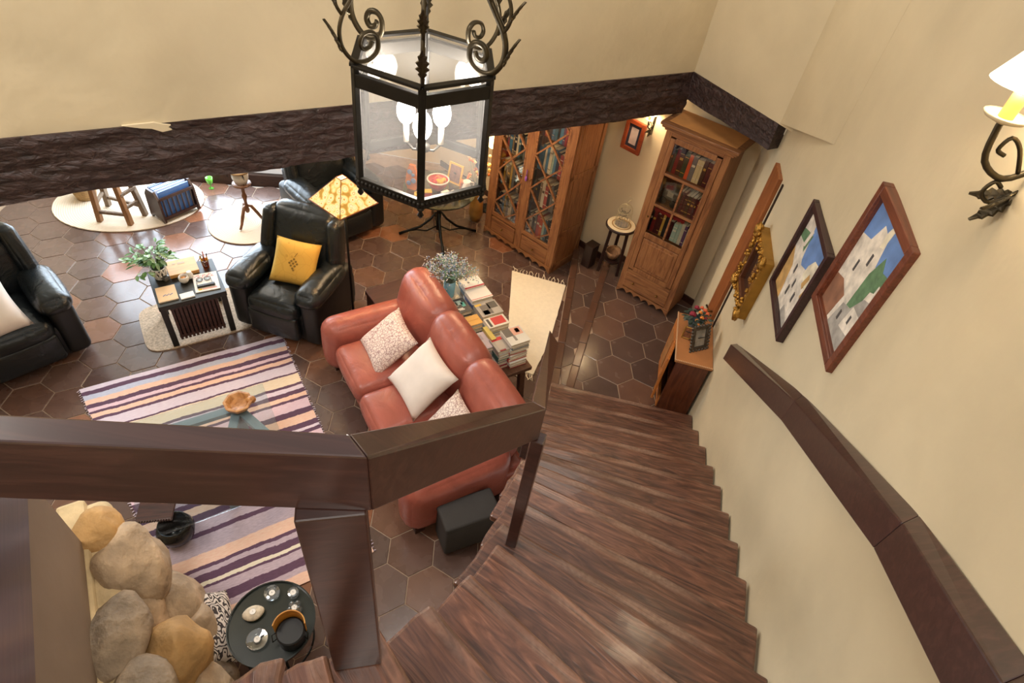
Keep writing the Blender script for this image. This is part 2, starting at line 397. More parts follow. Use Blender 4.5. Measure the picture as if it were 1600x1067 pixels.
# step and hall platform, two risers up to the bookcase level
STEP = [(.40, 3.25), (.485, 3.25), (.915, 5.83), (.55, 6.11)]
HALL = [(.485, 3.25), (1.70, 3.25), (1.95, 5.02), (.915, 5.83)]
for nm, poly, z, mt in (('floor', STEP, .15, TILE2), ('floor', HALL, .30, TILE2)):
    s = struct(MB().prism(poly, -.004, z - .005).build(nm, GROUT))
    inner = []
    a, b = poly[0], poly[3]; dx, dy = b[0] - a[0], b[1] - a[1]; L = math.hypot(dx, dy); nx, ny = dy / L, -dx / L
    e0 = (a[0] + nx * .075, a[1] + ny * .075); e1 = (b[0] + nx * .075, b[1] + ny * .075)
    cl = [e0, poly[1], poly[2], e1]
    for cx, cy in hexcells(.2, 2.1, 3.0, 6.2, (.05, .04)):
        q = clip(hexpts(cx, cy, HS - .004), cl)
        if len(q) >= 3 and area(q) > .002:
            tile_mesh(q, cx, cy, 0).build('tile', mt, s, loc=(cx, cy, z))
    k = 8
    for i in range(k):
        p = (a[0] + dx * (i + .5) / k + nx * .035, a[1] + dy * (i + .5) / k + ny * .035, z - .003)
        MB().box((0, 0, 0), (L / k - .004, .076, .022)).build('edge_tile', plain('edge_tile_brown', '5A3E30', .22, var=.2, scale=5), s, loc=p, rot=(0, 0, math.atan2(dy, dx)), bevel=.006)

# ------------------------------------------------------------------ walls
def wall(name, p0, p1, z0, z1, th=.15, mat=CREAM, seg=1):
    """wall face from p0 to p1; thickness grows to the left of p0->p1"""
    a, b = Vector(p0), Vector(p1); t = (b - a).normalized(); n = Vector((-t.y, t.x))
    pts = [a, b, b + n * th, a + n * th]
    return struct(MB().prism([tuple(p) for p in pts], z0, z1).build(name, mat))
WB0 = (1.95, 5.02); WB1 = (-1.45, 7.68)
wall('wall_back', WB1, WB0, 0, 2.5, mat=CREAM2)
wall('wall_corner', (-2.9, 7.68), (-1.45, 7.68), 0, 2.5, mat=CREAM2)
wall('wall_return', (-2.9, 6.45), (-2.9, 7.68), 0, 2.5, mat=CREAM2)
# far wall with a glazed door
def fw(x): return (x, 6.45 + (x + 2.9) * .2)
wall('wall_far', fw(-5.9), fw(-5.1), 0, 2.5, mat=CREAM2); wall('wall_far', fw(-3.12), fw(-2.9), 0, 2.5, mat=CREAM2)
wall('wall_far', fw(-5.1), fw(-3.12), 2.1, 2.5, mat=CREAM2)
wn = MB(); a = math.atan2(.2, 1)
def fpt(x, z, off=.06): p = fw(x); return (p[0] - .196 * off, p[1] + .98 * off, z)
for x in (-5.1, -4.1, -3.14): wn.bar(fpt(x, .0), fpt(x, 2.1), .08, .07, upv=(.98, .2, 0))
for z, h in ((.07, .16), (2.06, .09), (1.05, .05)): wn.bar(fpt(-5.14, z), fpt(-3.1, z), .07, h)
wf = struct(wn.build('window_1', wood('window_frame_wood', [(.3, '2B1B15'), (.7, '4A3024')], rough=.4)))
pn = MB(); pn.bar(fpt(-5.08, 1.1), fpt(-4.12, 1.1), .008, 1.9); pn.build('pane', glass('window_glass'), wf)
pn = MB(); pn.bar(fpt(-4.08, 1.1), fpt(-3.16, 1.1), .008, 1.9); pn.build('pane', MATS['window_glass'], wf)
wall('wall_left', (-5.9, -1.6), (-5.9, 5.85), 0, 5.8); wall('wall_front', (.1, -1.6), (-5.9, -1.6), 0, 5.8)
# upper stairwell wall standing on the beam, and its return
BD = (.819, .574); C1 = (1.13, 5.35); C0 = (C1[0] - 8.75 * BD[0], C1[1] - 8.75 * BD[1]); RD = (.574, -.819); C2 = (C1[0] + 1.12 * RD[0], C1[1] + 1.12 * RD[1])
WU = wall('wall_upper', C0, C1, 2.555, 5.8, .22); wall('wall_upper', C1, C2, 2.555, 5.8, .22)
# right wall, curving towards the camera
RW = [(1.861, 5.2), (1.732, 4.15), (1.64, 3.40), (1.605, 3.1), (1.575, 2.8), (1.545, 2.5), (1.505, 2.25), (1.46, 1.98), (1.41, 1.70), (1.35, 1.41), (1.285, 1.12), (1.21, .84), (1.11, .54), (.99, .25), (.84, -.03), (.66, -.3), (.45, -.65), (.25, -1.1), (.1, -1.6)]
def rw_wall(name, pts, z0, z1, th=.2):
    m = MB(); n = len(pts); off = []
    for i in range(n):
        a, b = Vector(pts[max(i - 1, 0)]), Vector(pts[min(i + 1, n - 1)]); t = (b - a).normalized(); off.append(Vector(pts[i]) + Vector((-t.y, t.x)) * th)
    NZ = 10
    vs = []; fs = []
    for k in range(NZ + 1):
        z = z0 + (z1 - z0) * k / NZ; vs += [(p[0], p[1], z) for p in pts]
    fs = [(k * n + i + 1, k * n + i, (k + 1) * n + i, (k + 1) * n + i + 1) for k in range(NZ) for i in range(n - 1)]
    m.add(vs, fs)
    vs = [(p[0], p[1], z) for z in (z0, z1) for p in off]
    m.add(vs, [(i, i + 1, n + i + 1, n + i) for i in range(n - 1)])
    m.add([(*pts[0], z0), (*off[0], z0), (*off[0], z1), (*pts[0], z1)], [(0, 1, 2, 3)])
    return struct(m.build(name, CREAM, smooth=False))
rwall = rw_wall('wall_right', RW, 0, 5.8)
for p in rwall.data.polygons: p.use_smooth = abs(p.normal.z) < .5 and p.index < 180
# proud plaster edge of the upper wall, running out towards the camera
wd_ = MB(); wx = lambda y: 1.64 + (y - 3.4) * .1228
va = [(wx(4.75) - .10, 4.75, 2.50), (wx(3.49) - .001, 3.49, 2.90), (wx(3.49) - .001, 3.49, 5.8), (wx(4.75) - .10, 4.75, 5.8)]
vb = [(wx(4.75) + .02, 4.75, 2.50), (wx(3.49) + .02, 3.49, 2.90), (wx(3.49) + .02, 3.49, 5.8), (wx(4.75) + .02, 4.75, 5.8)]
wd_.add(va + vb, [(3, 2, 1, 0), (4, 5, 6, 7), (0, 1, 5, 4), (1, 2, 6, 5), (2, 3, 7, 6), (3, 0, 4, 7)])
struct(wd_.build('wall_right', CREAM))
# door casing
dm = MB(); cas = wood('door_casing_wood', [(.3, '7A4526'), (.55, '96592F'), (.8, 'AC6D3D')], (9, 9, .8), .4)
for y, wd in ((4.24, .27),):
    dm.box((1.722 + (y - 4.15) * .1228, y, 1.32), (.04, wd, 2.04), rz=rad(-7))
dr = struct(dm.build('door_1', cas, bevel=.004))
MB().box((1.712, 4.03, 1.34), (.012, .022, 2.0), rz=rad(-7)).build('door_gap_strip', plain('door_gap_dark', '2B1A12', .6), dr)  # dark strip standing in for the shaded door gap
MB().tube([(1.715, 4.16, 1.0), (1.67, 4.16, 1.0), (1.66, 4.24, 1.0)], .009).build('door_handle', plain('dark_brass', '6B4F2A', .35, .9), dr, smooth=True)
# ceiling of the low part of the room
CE = [(-5.9, .75), (1.05, 5.6), (1.9, 4.45), (2.0, 5.1), (-1.35, 7.75), (-2.95, 7.75), (-2.95, 6.5), (-5.9, 5.9)]
struct(MB().prism(CE, 2.46, 2.52).build('ceiling', WHITEC))
# baseboards
def baseb(p0, p1, z0, h=.075, t=.02):
    a, b = Vector((*p0, z0 + h / 2)), Vector((*p1, z0 + h / 2)); return struct(MB().bar(a, b, t, h).build('baseboard_back', DARKBASE, bevel=.003))
def wb(x, off=.012): s = (x - WB0[0]) / (WB1[0] - WB0[0]); return (x - .616 * off, WB0[1] + s * (WB1[1] - WB0[1]) - .788 * off)
baseb(wb(.55), wb(-1.42), 0); baseb(wb(.9), wb(.56), .15); baseb(wb(1.9), wb(.91), .30)
baseb((-5.88, 5.84), fw(-5.1), 0)
# ------------------------------------------------------------------ beams
def rough_beam(name, p0, p1, z0, z1, th, mat, amp=.026, nx=300, taper=0):
    """hewn beam: front face p0->p1 displaced by noise"""
    a, b = Vector((*p0, 0)), Vector((*p1, 0)); t = (b - a).normalized(); n = Vector((t.y, -t.x, 0)); L = (b - a).length
    m = MB(); prof = [(0, z1, 0), (-th, z1, 0)]
    NY = 18
    ring = [(-th, z1), (0, z1)] + [(0, z1 + (z0 - z1) * k / NY) for k in range(1, NY)] + [(0, z0), (-th, z0)]
    vs = []
    for i in range(nx + 1):
        s = L * i / nx; zb = z0 + .035 * noise.noise(Vector((s * .5, 3.3, 0))) + .012 * noise.noise(Vector((s * 3, 9, 0)))
        for q, (o, z) in enumerate(ring):
            zz = zb + (z - z0) * (z1 - zb) / (z1 - z0)
            p = a + t * s
            dsp = amp * (noise.noise(Vector((s * 2.0, zz * 7, 1))) + .55 * noise.noise(Vector((s * 5, zz * 20, 5))) + .35 * noise.noise(Vector((s * 14, zz * 40, 8)))) if o == 0 else 0
            if q == 1: dsp = min(dsp, 0.004)
            p = p + n * (o + dsp); vs.append((p.x, p.y, zz))
    k = len(ring)
    fs = [(i * k + j, (i + 1) * k + j, (i + 1) * k + (j + 1) % k, i * k + (j + 1) % k) for i in range(nx) for j in range(k)]
    fs += [tuple(range(k)), tuple(reversed(range(nx * k, nx * k + k)))]
    m.add(vs, fs); return struct(m.build(name, mat, smooth=False))
be = [(C0[0] - 0.0, C0[1]), C1]
rough_beam('trim_1', (C0[0] + BD[1] * .012, C0[1] - BD[0] * .012), (C1[0] + BD[1] * .012, C1[1] - BD[0] * .012), 2.20, 2.556, .26, BEAM)
rough_beam('trim_2', (C1[0] - RD[1] * -.012, C1[1] + RD[0] * -.012), (C1[0] + .98 * RD[0], C1[1] + .98 * RD[1]), 2.34, 2.556, .2, BEAM, .008, 30)
# chip of plaster hanging over the beam's top edge
cb = Vector((C1[0], C1[1], 0)) + Vector((*BD, 0)) * -4.09
pp_ = [(-.14, .012), (-.05, -.012), (.0, -.02), (.05, -.045), (.10, -.038), (.085, -.02), (.10, -.01), (.06, .0), (.02, .014)]
MB().prism(pp_, 0, .014, M=Matrix(((BD[0], 0, BD[1], cb.x), (BD[1], 0, -BD[0], cb.y), (0, 1, 0, 2.553), (0, 0, 0, 1)))).build('plaster_chip', CREAM2, WU)
# ------------------------------------------------------------------ staircase
LF = [(.40, 3.50), (.36, 3.2), (.325, 2.92), (.29, 2.67), (.25, 2.42), (.21, 2.2), (.175, 2.0), (.15, 1.80), (.13, 1.56), (.095, 1.32), (.08, 1.14), (-.01, .93), (-.11, .74), (-.24, .60), (-.32, .46), (-.38, .40), (-.52, .22), (-.62, .02)]
RF = [(1.635, 3.40), (1.605, 3.11), (1.575, 2.83), (1.54, 2.54), (1.50, 2.27), (1.45, 1.98), (1.40, 1.70), (1.335, 1.41), (1.27, 1.12), (1.20, .86), (1.10, .56), (.98, .27), (.83, 0.0), (.64, -.26), (.38, -.55), (.03, -.75), (-.30, -.85), (-.7, -.9)]
DL = [(-.05, -.16)] * 6 + [(-.055, -.14), (-.06, -.15), (-.065, -.15), (-.085, -.16), (-.11, -.22), (-.09, -.15), (-.10, -.12), (-.10, -.11), (-.07, -.05), (-.09, -.08), (-.1, -.1), (-.1, -.1)]
RISE = .16
stair = thing('staircase', 'winding staircase of thick worn dark wooden plank treads against the cream curved wall', 'staircase', (0, 0, 0))
for k in range(17):
    z = .30 + RISE * (k + 1); a, b = Vector(LF[k]), Vector(RF[k]); t = (b - a); L = t.length; t.normalize(); n = Vector((-t.y, t.x))
    nl, nr = Vector(LF[k + 1]), Vector(RF[k + 1])
    rl = a + Vector(DL[k]) * 1.9; rr = nr + Vector((0, -.02)) if k > 0 else nr + Vector((0, -.03))
    if k == 0: rl = Vector((.33, 3.12))
    rr = Vector(RF[k + 1]) + (Vector(RF[k]) - Vector(RF[k + 1])) * -.12
    ang = math.atan2(t.y, t.x); ca, sa = math.cos(-ang), math.sin(-ang)
    def loc(p): q = p - a; return Vector((q.x * ca - q.y * sa, q.x * sa + q.y * ca))
    A, B, C, D = Vector((0, 0)), loc(b), loc(rr), loc(rl)
    m = MB(); NX, NY = 26, 5; th = .05; vs = []
    for j in range(NY + 1):
        for i in range(NX + 1):
            u, v = i / NX, j / NY
            p = A.lerp(B, u).lerp(D.lerp(C, u), v)
            e = noise.noise(Vector((u * 9, k * 5.1, 0))) * .004 * (1 - v) + (noise.noise(Vector((k * 3.7, v * 4, 2))) * .012 if i == 0 else 0)
            wz = -.004 * abs(noise.noise(Vector((p.x * 3, p.y * 8, k)))) - (.006 if j == 0 else 0)
            vs.append((p.x + (e if i == 0 else 0), p.y + e * (1 if j == 0 else 0), wz))
    K = len(vs); vs += [(p[0], p[1], -th) for p in vs]
    W = NX + 1
    fs = [(j * W + i, (j + 1) * W + i, (j + 1) * W + i + 1, j * W + i + 1) for j in range(NY) for i in range(NX)]
    fs += [tuple(K + q for q in reversed(f)) for f in fs]
    bd = [i for i in range(W)] + [j * W + NX for j in range(1, NY + 1)] + [NY * W + i for i in range(NX - 1, -1, -1)] + [j * W for j in range(NY - 1, 0, -1)]
    fs += [(bd[i], bd[(i + 1) % len(bd)], K + bd[(i + 1) % len(bd)], K + bd[i]) for i in range(len(bd))]
    m.add(vs, fs)
    # flip so tops face up
    m.f = [tuple(reversed(f)) for f in m.f]
    m.build('tread', TREADW, stair, loc=(a.x, a.y, z), rot=(0, 0, ang), bevel=.012, smooth=False)
# carriage beam under the treads
cp = [(.95, 3.35, .36), (.88, 2.4, .98), (.72, 1.45, 1.62), (.45, .55, 2.25), (.05, -.1, 2.75)]
cm = MB()
for p, q in zip(cp, cp[1:]): cm.bar((p[0], p[1], p[2] - .30), (q[0], q[1], q[2] - .30), .12, .14)
cm.build('stringer', RAILW, stair)

# ------------------------------------------------------------------ railing
rail = thing('stair_railing', 'dark wooden stair railing with square posts and broad flat handrail along the open side', 'railing', (-.26, .5, 2.6))
def rp(p): return (p[0] + .26, p[1] - .5, p[2] - 2.6)
def quad_rail(name, near, far, th, n=1):
    """rail piece: near and far top edges (two points each), th high"""
    (a, b), (c_, d_) = near, far
    vs = [rp(p) for p in (a, b, d_, c_)]; vs += [(p[0], p[1], p[2] - th) for p in vs]
    m = MB().add(vs, [(0, 1, 2, 3), (7, 6, 5, 4), (0, 4, 5, 1), (1, 5, 6, 2), (2, 6, 7, 3), (3, 7, 4, 0)])
    return m.build(name, RAILW, rail, bevel=.004)
K1n, K1f, K2n, K2f = (-.189, .507, 3.5), (-.231, .545, 3.5), (.145, 1.228, 2.82), (.097, 1.249, 2.82)
quad_rail('handrail', ((-1.5, .307, 3.5), K1n), ((-1.53, .362, 3.5), K1f), .165)
quad_rail('handrail', (K1n, K2n), (K1f, K2f), .165)
quad_rail('handrail', (K2n, (.235, 2.18, 2.2)), (K2f, (.185, 2.30, 2.17)), .15)
def post(p0, p1, depth, z0, z1):
    a, b = Vector(p0), Vector(p1); t = (b - a).normalized(); n = Vector((-t.y, t.x)) * depth
    MB().prism([tuple(Vector(q) - Vector((-.0, 0))) for q in ((a.x + .26, a.y - .5), (b.x + .26, b.y - .5), (b.x + n.x + .26, b.y + n.y - .5), (a.x + n.x + .26, a.y + n.y - .5))], z0 - 2.6, z1 - 2.6).build('post', RAILW, rail, bevel=.004)
post((-.311, .462), (-.196, .498), .045, 2.54, 3.336)
post((.118, 1.213), (.163, 1.203), .05, 1.90, 2.66)
post((.20, 2.10), (.225, 2.2), .04, 1.26, 2.06)

# wall handrail following the curve
hr = thing('wall_handrail', 'dark flat wooden handrail angled up along the cream right wall', 'handrail', (1.4, 2, 2))
HT = [(1.58, 3.29, 1.42), (1.43, 2.07, 2.19), (1.20, 1.0, 2.86), (1.03, .47, 3.16), (.8, -.05, 3.48)]
HW = [(1.635, 3.31, 1.42), (1.492, 2.13, 2.19), (1.268, 1.04, 2.86), (1.095, .50, 3.18), (.86, -.02, 3.48)]
for i in range(len(HT) - 1):
    a, b = Vector(HT[i]), Vector(HT[i + 1]); c_, d_ = Vector(HW[i]), Vector(HW[i + 1]); o = Vector((1.4, 2, 2))
    th = th2 = .155
    vs = [a - o, b - o, d_ - o, c_ - o, a - o - Vector((0, 0, th)), b - o - Vector((0, 0, th2)), d_ - o - Vector((0, 0, th2)), c_ - o - Vector((0, 0, th))]
    MB().add(vs, [(3, 2, 1, 0), (4, 5, 6, 7), (1, 5, 4, 0), (2, 6, 5, 1), (3, 7, 6, 2), (0, 4, 7, 3)]).build('handrail', RAILW, hr, bevel=.004)

# ------------------------------------------------------------------ fireplace
fp = thing('stone_fireplace', 'fireplace of large rounded cream boulders and shaded plaster beside the striped rug', 'fireplace', (*az(-1.5, -.95), 0), rad(-53))
# local x = along t (t+1.5), local y = n+.95
STONE = plain('boulder_stone', 'B59D80', .85, var=.3, scale=7, bmp=1.0, bd=.05)
STONE2 = plain('ochre_boulder', 'BA925C', .8, var=.28, scale=6, bmp=1.0, bd=.04)
STONE3 = plain('grey_boulder', '9C8A74', .85, var=.35, scale=8, bmp=1.0, bd=.05)
MORT = plain('mortar', 'D2BC93', .9, var=.18, scale=9, bmp=.8, bd=.02)
MB().box((.25, -.155, .88), (2.0, .4, 1.76)).build('chimney_breast', TAN, fp)
MB().box((.1, .0, .5), (2.3, .14, 1.04)).build('mortar_ledge', MORT, fp, bevel=.02)
MB().box((.28, -.46, 1.93), (1.94, 1.05, .38)).build('mantel_beam', RAILW, fp, bevel=.01)
bl = [(-.83, .1, .93, .15, .13, .17, 1), (-.62, .20, .82, .24, .17, .24, 0), (-.36, .16, .66, .18, .15, .2, 0), (-.50, .3, .40, .25, .16, .25, 0), (-.20, .12, .95, .22, .15, .13, 2),
      (-.10, .30, .66, .20, .17, .30, 1), (.14, .16, .86, .24, .16, .22, 2), (.12, .33, .45, .22, .18, .25, 0), (.42, .2, .72, .24, .2, .25, 1), (-.80, .08, .62, .15, .10, .16, 2), (-.3, .34, .3, .22, .14, .25, 0), (.4, .36, .35, .22, .2, .3, 0), (-.08, .36, .2, .2, .16, .2, 2), (.62, .2, .5, .25, .2, .3, 2), (-.62, .22, .36, .2, .13, .18, 0)]
for i, (x, y, z, rx, ry, rz_, c_) in enumerate(bl):
    MB().ell((0, 0, 0), (rx, ry, rz_), 22, 14, jit=.22, seed=i + 1, M=rot3(R.uniform(-.3, .3), R.uniform(-.3, .3), R.uniform(-.4, .4))).build('boulder', (STONE, STONE2, STONE3)[c_], fp, smooth=True, loc=(x, y, z))
mm = MB().rbox((.1, .06, .5), (2.28, .24, .98), .06); mm.build('mortar_bed', MORT, fp, smooth=True)
# ------------------------------------------------------------------ rugs
def stripes_mat(name, stops, length):
    m, nt, b = newmat(name)
    tc = N(nt, 'ShaderNodeTexCoord'); sx = N(nt, 'ShaderNodeSeparateXYZ'); nt.links.new(tc.outputs['Object'], sx.inputs[0])
    n = N(nt, 'ShaderNodeTexNoise'); n.inputs['Scale'].default_value = 3.5; n.inputs['Detail'].default_value = 3; nt.links.new(tc.outputs['Object'], n.inputs[0])
    n2 = N(nt, 'ShaderNodeTexNoise'); n2.inputs['Scale'].default_value = 1; n2.inputs['Detail'].default_value = 2; nt.links.new(coord(nt, (26, 150, 1)), n2.inputs[0])
    a = N(nt, 'ShaderNodeMath', operation='MULTIPLY_ADD'); a.inputs[1].default_value = .035; nt.links.new(n.outputs[0], a.inputs[0]); nt.links.new(sx.outputs[1], a.inputs[2])
    a1 = N(nt, 'ShaderNodeMath', operation='MULTIPLY_ADD'); a1.inputs[1].default_value = .016; nt.links.new(n2.outputs[0], a1.inputs[0]); nt.links.new(a.outputs[0], a1.inputs[2])
    a2 = N(nt, 'ShaderNodeMath', operation='MULTIPLY_ADD'); a2.inputs[1].default_value = 1 / length; a2.inputs[2].default_value = -.025 / length
    nt.links.new(a1.outputs[0], a2.inputs[0])
    half = len(stops) // 2 + 1
    # two ramps joined (a ramp holds 32 stops)
    r1 = ramp(nt, stops[:30], 'CONSTANT'); r2 = ramp(nt, stops[29:], 'CONSTANT')
    for r in (r1, r2): nt.links.new(a2.outputs[0], r.inputs[0])
    gt = N(nt, 'ShaderNodeMath', operation='GREATER_THAN'); gt.inputs[1].default_value = stops[29][0]; nt.links.new(a2.outputs[0], gt.inputs[0])
    x = N(nt, 'ShaderNodeMix', data_type='RGBA'); nt.links.new(gt.outputs[0], x.inputs[0]); nt.links.new(r1.outputs[0], x.inputs[6]); nt.links.new(r2.outputs[0], x.inputs[7])
    o = N(nt, 'ShaderNodeMix', data_type='RGBA', blend_type='OVERLAY'); o.inputs[0].default_value = .35
    nt.links.new(x.outputs[2], o.inputs[6]); nt.links.new(n2.outputs[0], o.inputs[7]); nt.links.new(o.outputs[2], b.inputs['Base Color'])
    b.inputs['Roughness'].default_value = .95; bump(nt, b, n2.outputs[0], .5, .004); return m
LI, DK, GB, PE, PK, YE, CR, GL = 'D9CAD6', '61455A', 'C0C3D6', 'ECC4AE', 'E0C2CC', 'E6D3BA', 'E6DCC6', 'BCA9B4'
SEQ = [(0, LI), (.045, DK), (.091, GB), (.145, PE), (.206, DK), (.251, PK), (.29, DK), (.32, PE), (.37, DK), (.395, LI), (.50, DK), (.525, YE), (.64, DK), (.67, LI), (.72, DK), (.76, PE), (.81, DK), (.84, PK), (.945, DK), (1.0, PE), (1.09, DK), (1.15, LI), (1.18, DK), (1.22, PK),
       (1.33, DK), (1.40, GL), (1.48, DK), (1.53, PE), (1.60, DK), (1.66, GL), (1.75, DK), (1.79, GL), (1.93, PE), (2.02, DK), (2.055, GL), (2.09, DK), (2.145, CR), (2.18, DK), (2.20, GL), (2.26, DK), (2.33, GL), (2.375, PE)]
RL = 2.46
rg = thing('striped_rug', 'long woven rug with pink, peach, lilac and dark purple stripes before the red sofa', 'rug', (*az(-4.45, -.26), .002), rad(-53 - 90 + 180))
# local x across (az 37), local y must run from far to near: az -53 -> use mirrored axes by building with y along -local
m = MB(); NX, NY = 30, 40; vs = []
for j in range(NY + 1):
    for i in range(NX + 1):
        x = -.84 + 1.68 * i / NX; y = RL * j / NY
        e = .012 * noise.noise(Vector((y * 6, 3, 0))) if i in (0, NX) else 0
        x += .44 * (j / NY) * (1 - i / NX)   # the hearth side narrows towards the near end
        vs.append((x + e, -y, .010 + .004 * noise.noise(Vector((x * 3, y * 3, 0)))))
m.add(vs, [(j * (NX + 1) + i, (j + 1) * (NX + 1) + i, (j + 1) * (NX + 1) + i + 1, j * (NX + 1) + i + 1) for j in range(NY) for i in range(NX)])
# stripes read Object Y downwards: mirror by scaling in the material
STR = stripes_mat('rug_stripes', [(t / RL, c) for t, c in SEQ], -RL)
fld = m.build('woven_field', STR, rg, smooth=True)
fr = MB()
for sx in (-1, 1):
    for k in range(95):
        y = -RL * (k + .5) / 95; x = sx * .84 + (.44 * (k + .5) / 95 if sx < 0 else 0)
        fr.bar((x, y, .008), (x + sx * R.uniform(.008, .022), y + R.uniform(-.012, .012), .004), .007, .005)
tag(fr.build('fringe', plain('rug_fringe_lilac', 'C3B2BE', .95, var=.3, scale=20), rg), None, None, kind='stuff')

WOOLW = plain('white_wool', 'F0E4CC', .95, var=.04, scale=30, bmp=.4, bd=.004)
wr = thing('white_rug', 'plain cream white woven rug with fringed ends on the floor behind the stacked books', 'rug', (.19, 4.80, .002), 0)
q = [(-.33, .72), (.31, .62), (.20, -.30), (.07, -.84), (-.21, -.80)]
pts = []
for i in range(5):
    a, b = Vector(q[i]), Vector(q[(i + 1) % 5])
    for k in range(12): p = a.lerp(b, k / 12); e = .010 * noise.noise(Vector((i * 5 + k * .9, 0, 0))); pts.append((p.x + e, p.y + e))
pts.reverse()
MB().prism(pts, .001, .012).build('woven_field', WOOLW, wr)
fr = MB()
for (a, b), out in ((((-.33, .72), (.31, .62)), .09), (((.07, -.84), (-.21, -.80)), -.08)):
    for k in range(17):
        s = (k + .5) / 17; x = a[0] + (b[0] - a[0]) * s; y = a[1] + (b[1] - a[1]) * s
        fr.tube([(x, y, .008), (x + R.uniform(-.012, .012), y + out * .5, .007), (x + R.uniform(-.03, .03), y + out * R.uniform(.8, 1.1), .005)], .0035, 5)
tag(fr.build('fringe', WOOLW, wr), None, None, kind='stuff')

def oval_rug(name, label, c, rx, ry, rz, mat):
    m = MB(); pts = [(rx * math.cos(2 * PI * k / 56), ry * math.sin(2 * PI * k / 56)) for k in range(56)]
    t = thing(name, label, 'rug', (*c, .001), rz); m.prism(pts, 0, .014); m.build('woven_disc', mat, t)
    e = MB(); e.tube([(rx * math.cos(2 * PI * k / 56), ry * math.sin(2 * PI * k / 56), .008) for k in range(57)], .009, 6); e.build('edge_braid', mat, t, smooth=True); return t
def braid_mat(name, c, var):
    m, nt, b = newmat(name); v = coord(nt)
    wv = N(nt, 'ShaderNodeTexWave', wave_type='RINGS', rings_direction='Z'); wv.inputs['Scale'].default_value = 14; wv.inputs['Distortion'].default_value = 1.2; wv.inputs['Detail'].default_value = 3
    nt.links.new(v, wv.inputs[0]); col = lin(c)
    r = nt.nodes.new('ShaderNodeValToRGB'); e = r.color_ramp.elements
    e[0].color = tuple(x * (1 - var) for x in col[:3]) + (1,); e[1].color = col
    nt.links.new(wv.outputs[0], r.inputs[0]); nt.links.new(r.outputs[0], b.inputs['Base Color']); b.inputs['Roughness'].default_value = .95; bump(nt, b, wv.outputs[0], .4, .006); return m
JUTE = braid_mat('jute', 'CDB59A', .22); OVALW = braid_mat('oval_wool', 'D8C5AE', .06)
oval_rug('oval_rug', 'large cream oval rug under the rustic wooden stool', (-4.68, 5.58), .78, .60, rad(20), OVALW)
oval_rug('round_rug', 'round beige braided jute rug under the tripod plant stand', (-3.28, 5.55), .42, .40, 0, JUTE)
SPECK = plain('speckled_wool', 'BFA890', .95, var=.30, scale=55, bmp=.5, bd=.008)
sr = thing('speckled_rug', 'small beige speckled rug under the black side table', 'rug', (-3.06, 3.95, .001), rad(38))
a = MB(); pts = []
for k in range(40):
    t = 2 * PI * k / 40; cx_, sy_ = math.cos(t), math.sin(t)
    pts.append((.49 * (abs(cx_) ** .35) * (1 if cx_ > 0 else -1) + .012 * noise.noise(Vector((k, 2, 0))), .34 * (abs(sy_) ** .35) * (1 if sy_ > 0 else -1)))
a.prism(pts, 0, .012).build('woven_field', SPECK, sr)

# ------------------------------------------------------------------ sofa
RED = leather('terracotta_leather', 'A2584A', .34, .30, .14)
so = thing('sofa', 'three seat terracotta red leather sofa facing the striped rug', 'sofa', (*az(-2.95, 1.365), 0), rad(-53))
MB().rbox((0, .02, .22), (1.98, .92, .3), .05).build('base', RED, so, smooth=True)
for x0, x1 in ((-.74, -.145), (-.145, .35), (.35, .80)):
    MB().rbox(((x0 + x1) / 2, -.12, .38), (x1 - x0 - .006, .74, .20), .075, puff=(.006, .015, .035)).build('seat_cushion', RED, so, smooth=True)
for x0, x1 in ((-.98, -.35), (-.35, .25), (.25, .86)):
    MB().rbox((0, 0, 0), (x1 - x0 + .11, .30, .58), .14, puff=(.004, .04, .03), M=rot3(rad(-13), 0, 0)).build('back_cushion', RED, so, smooth=True, loc=((x0 + x1) / 2, .35, .63))
for x in (-.885, .875):
    m = MB().rbox((x, -.10, .34), (.27, .86, .54), .115, puff=(.02, .015, .015)); m.build('arm', RED, so, smooth=True)
for x, y in ((-.9, -.42), (.92, -.42), (-.9, .42), (.92, .42)): MB().box((x, y, .035), (.08, .08, .07)).build('leg', DARKBASE, so)

def pillow(label, loc, rot, w, t, mat, name='cushion', group=None, pinch=.09):
    o = MB().pillow(w, t, pinch=pinch).build(name, mat, smooth=True, weld=True, loc=loc, rot=rot)
    s = MB(); n = 14
    return tag(o, label, 'cushion', group)
FLORAL = pattern('pink_grey_paisley', 'E6D4CA', ['B3938F', 'CB9C98'], 36, .9, .075)
FLORAL2 = pattern('grey_script_cloth', 'E6D8CE', ['AC908C', 'C2A29E'], 40, .9, .075)
LINEN = plain('white_linen', 'E5DAD2', .9, var=.03, scale=12, bmp=.2, bd=.003)
def facing(nx, ny, nz, spin):
    """rotation whose local Z looks along (nx,ny,nz), then spun about it"""
    q = Vector((nx, ny, nz)).to_track_quat('Z', 'Y').to_matrix().to_4x4() @ Matrix.Rotation(spin, 4, 'Z'); return q.to_euler()
pillow('pink and grey paisley square cushion at the arm end of the red sofa', (-1.045, 3.50, .60), facing(-.52, -.35, .80, rad(0)), .47, .17, FLORAL)
pillow('plain white cushion leaning in the middle of the red sofa', (-.66, 3.11, .66), facing(-.50, -.42, .75, rad(-2)), .50, .19, LINEN)
pillow('paisley cushion half hidden behind the stair rail on the red sofa', (-.34, 2.70, .60), facing(-.55, -.42, .7, rad(0)), .46, .17, FLORAL2)

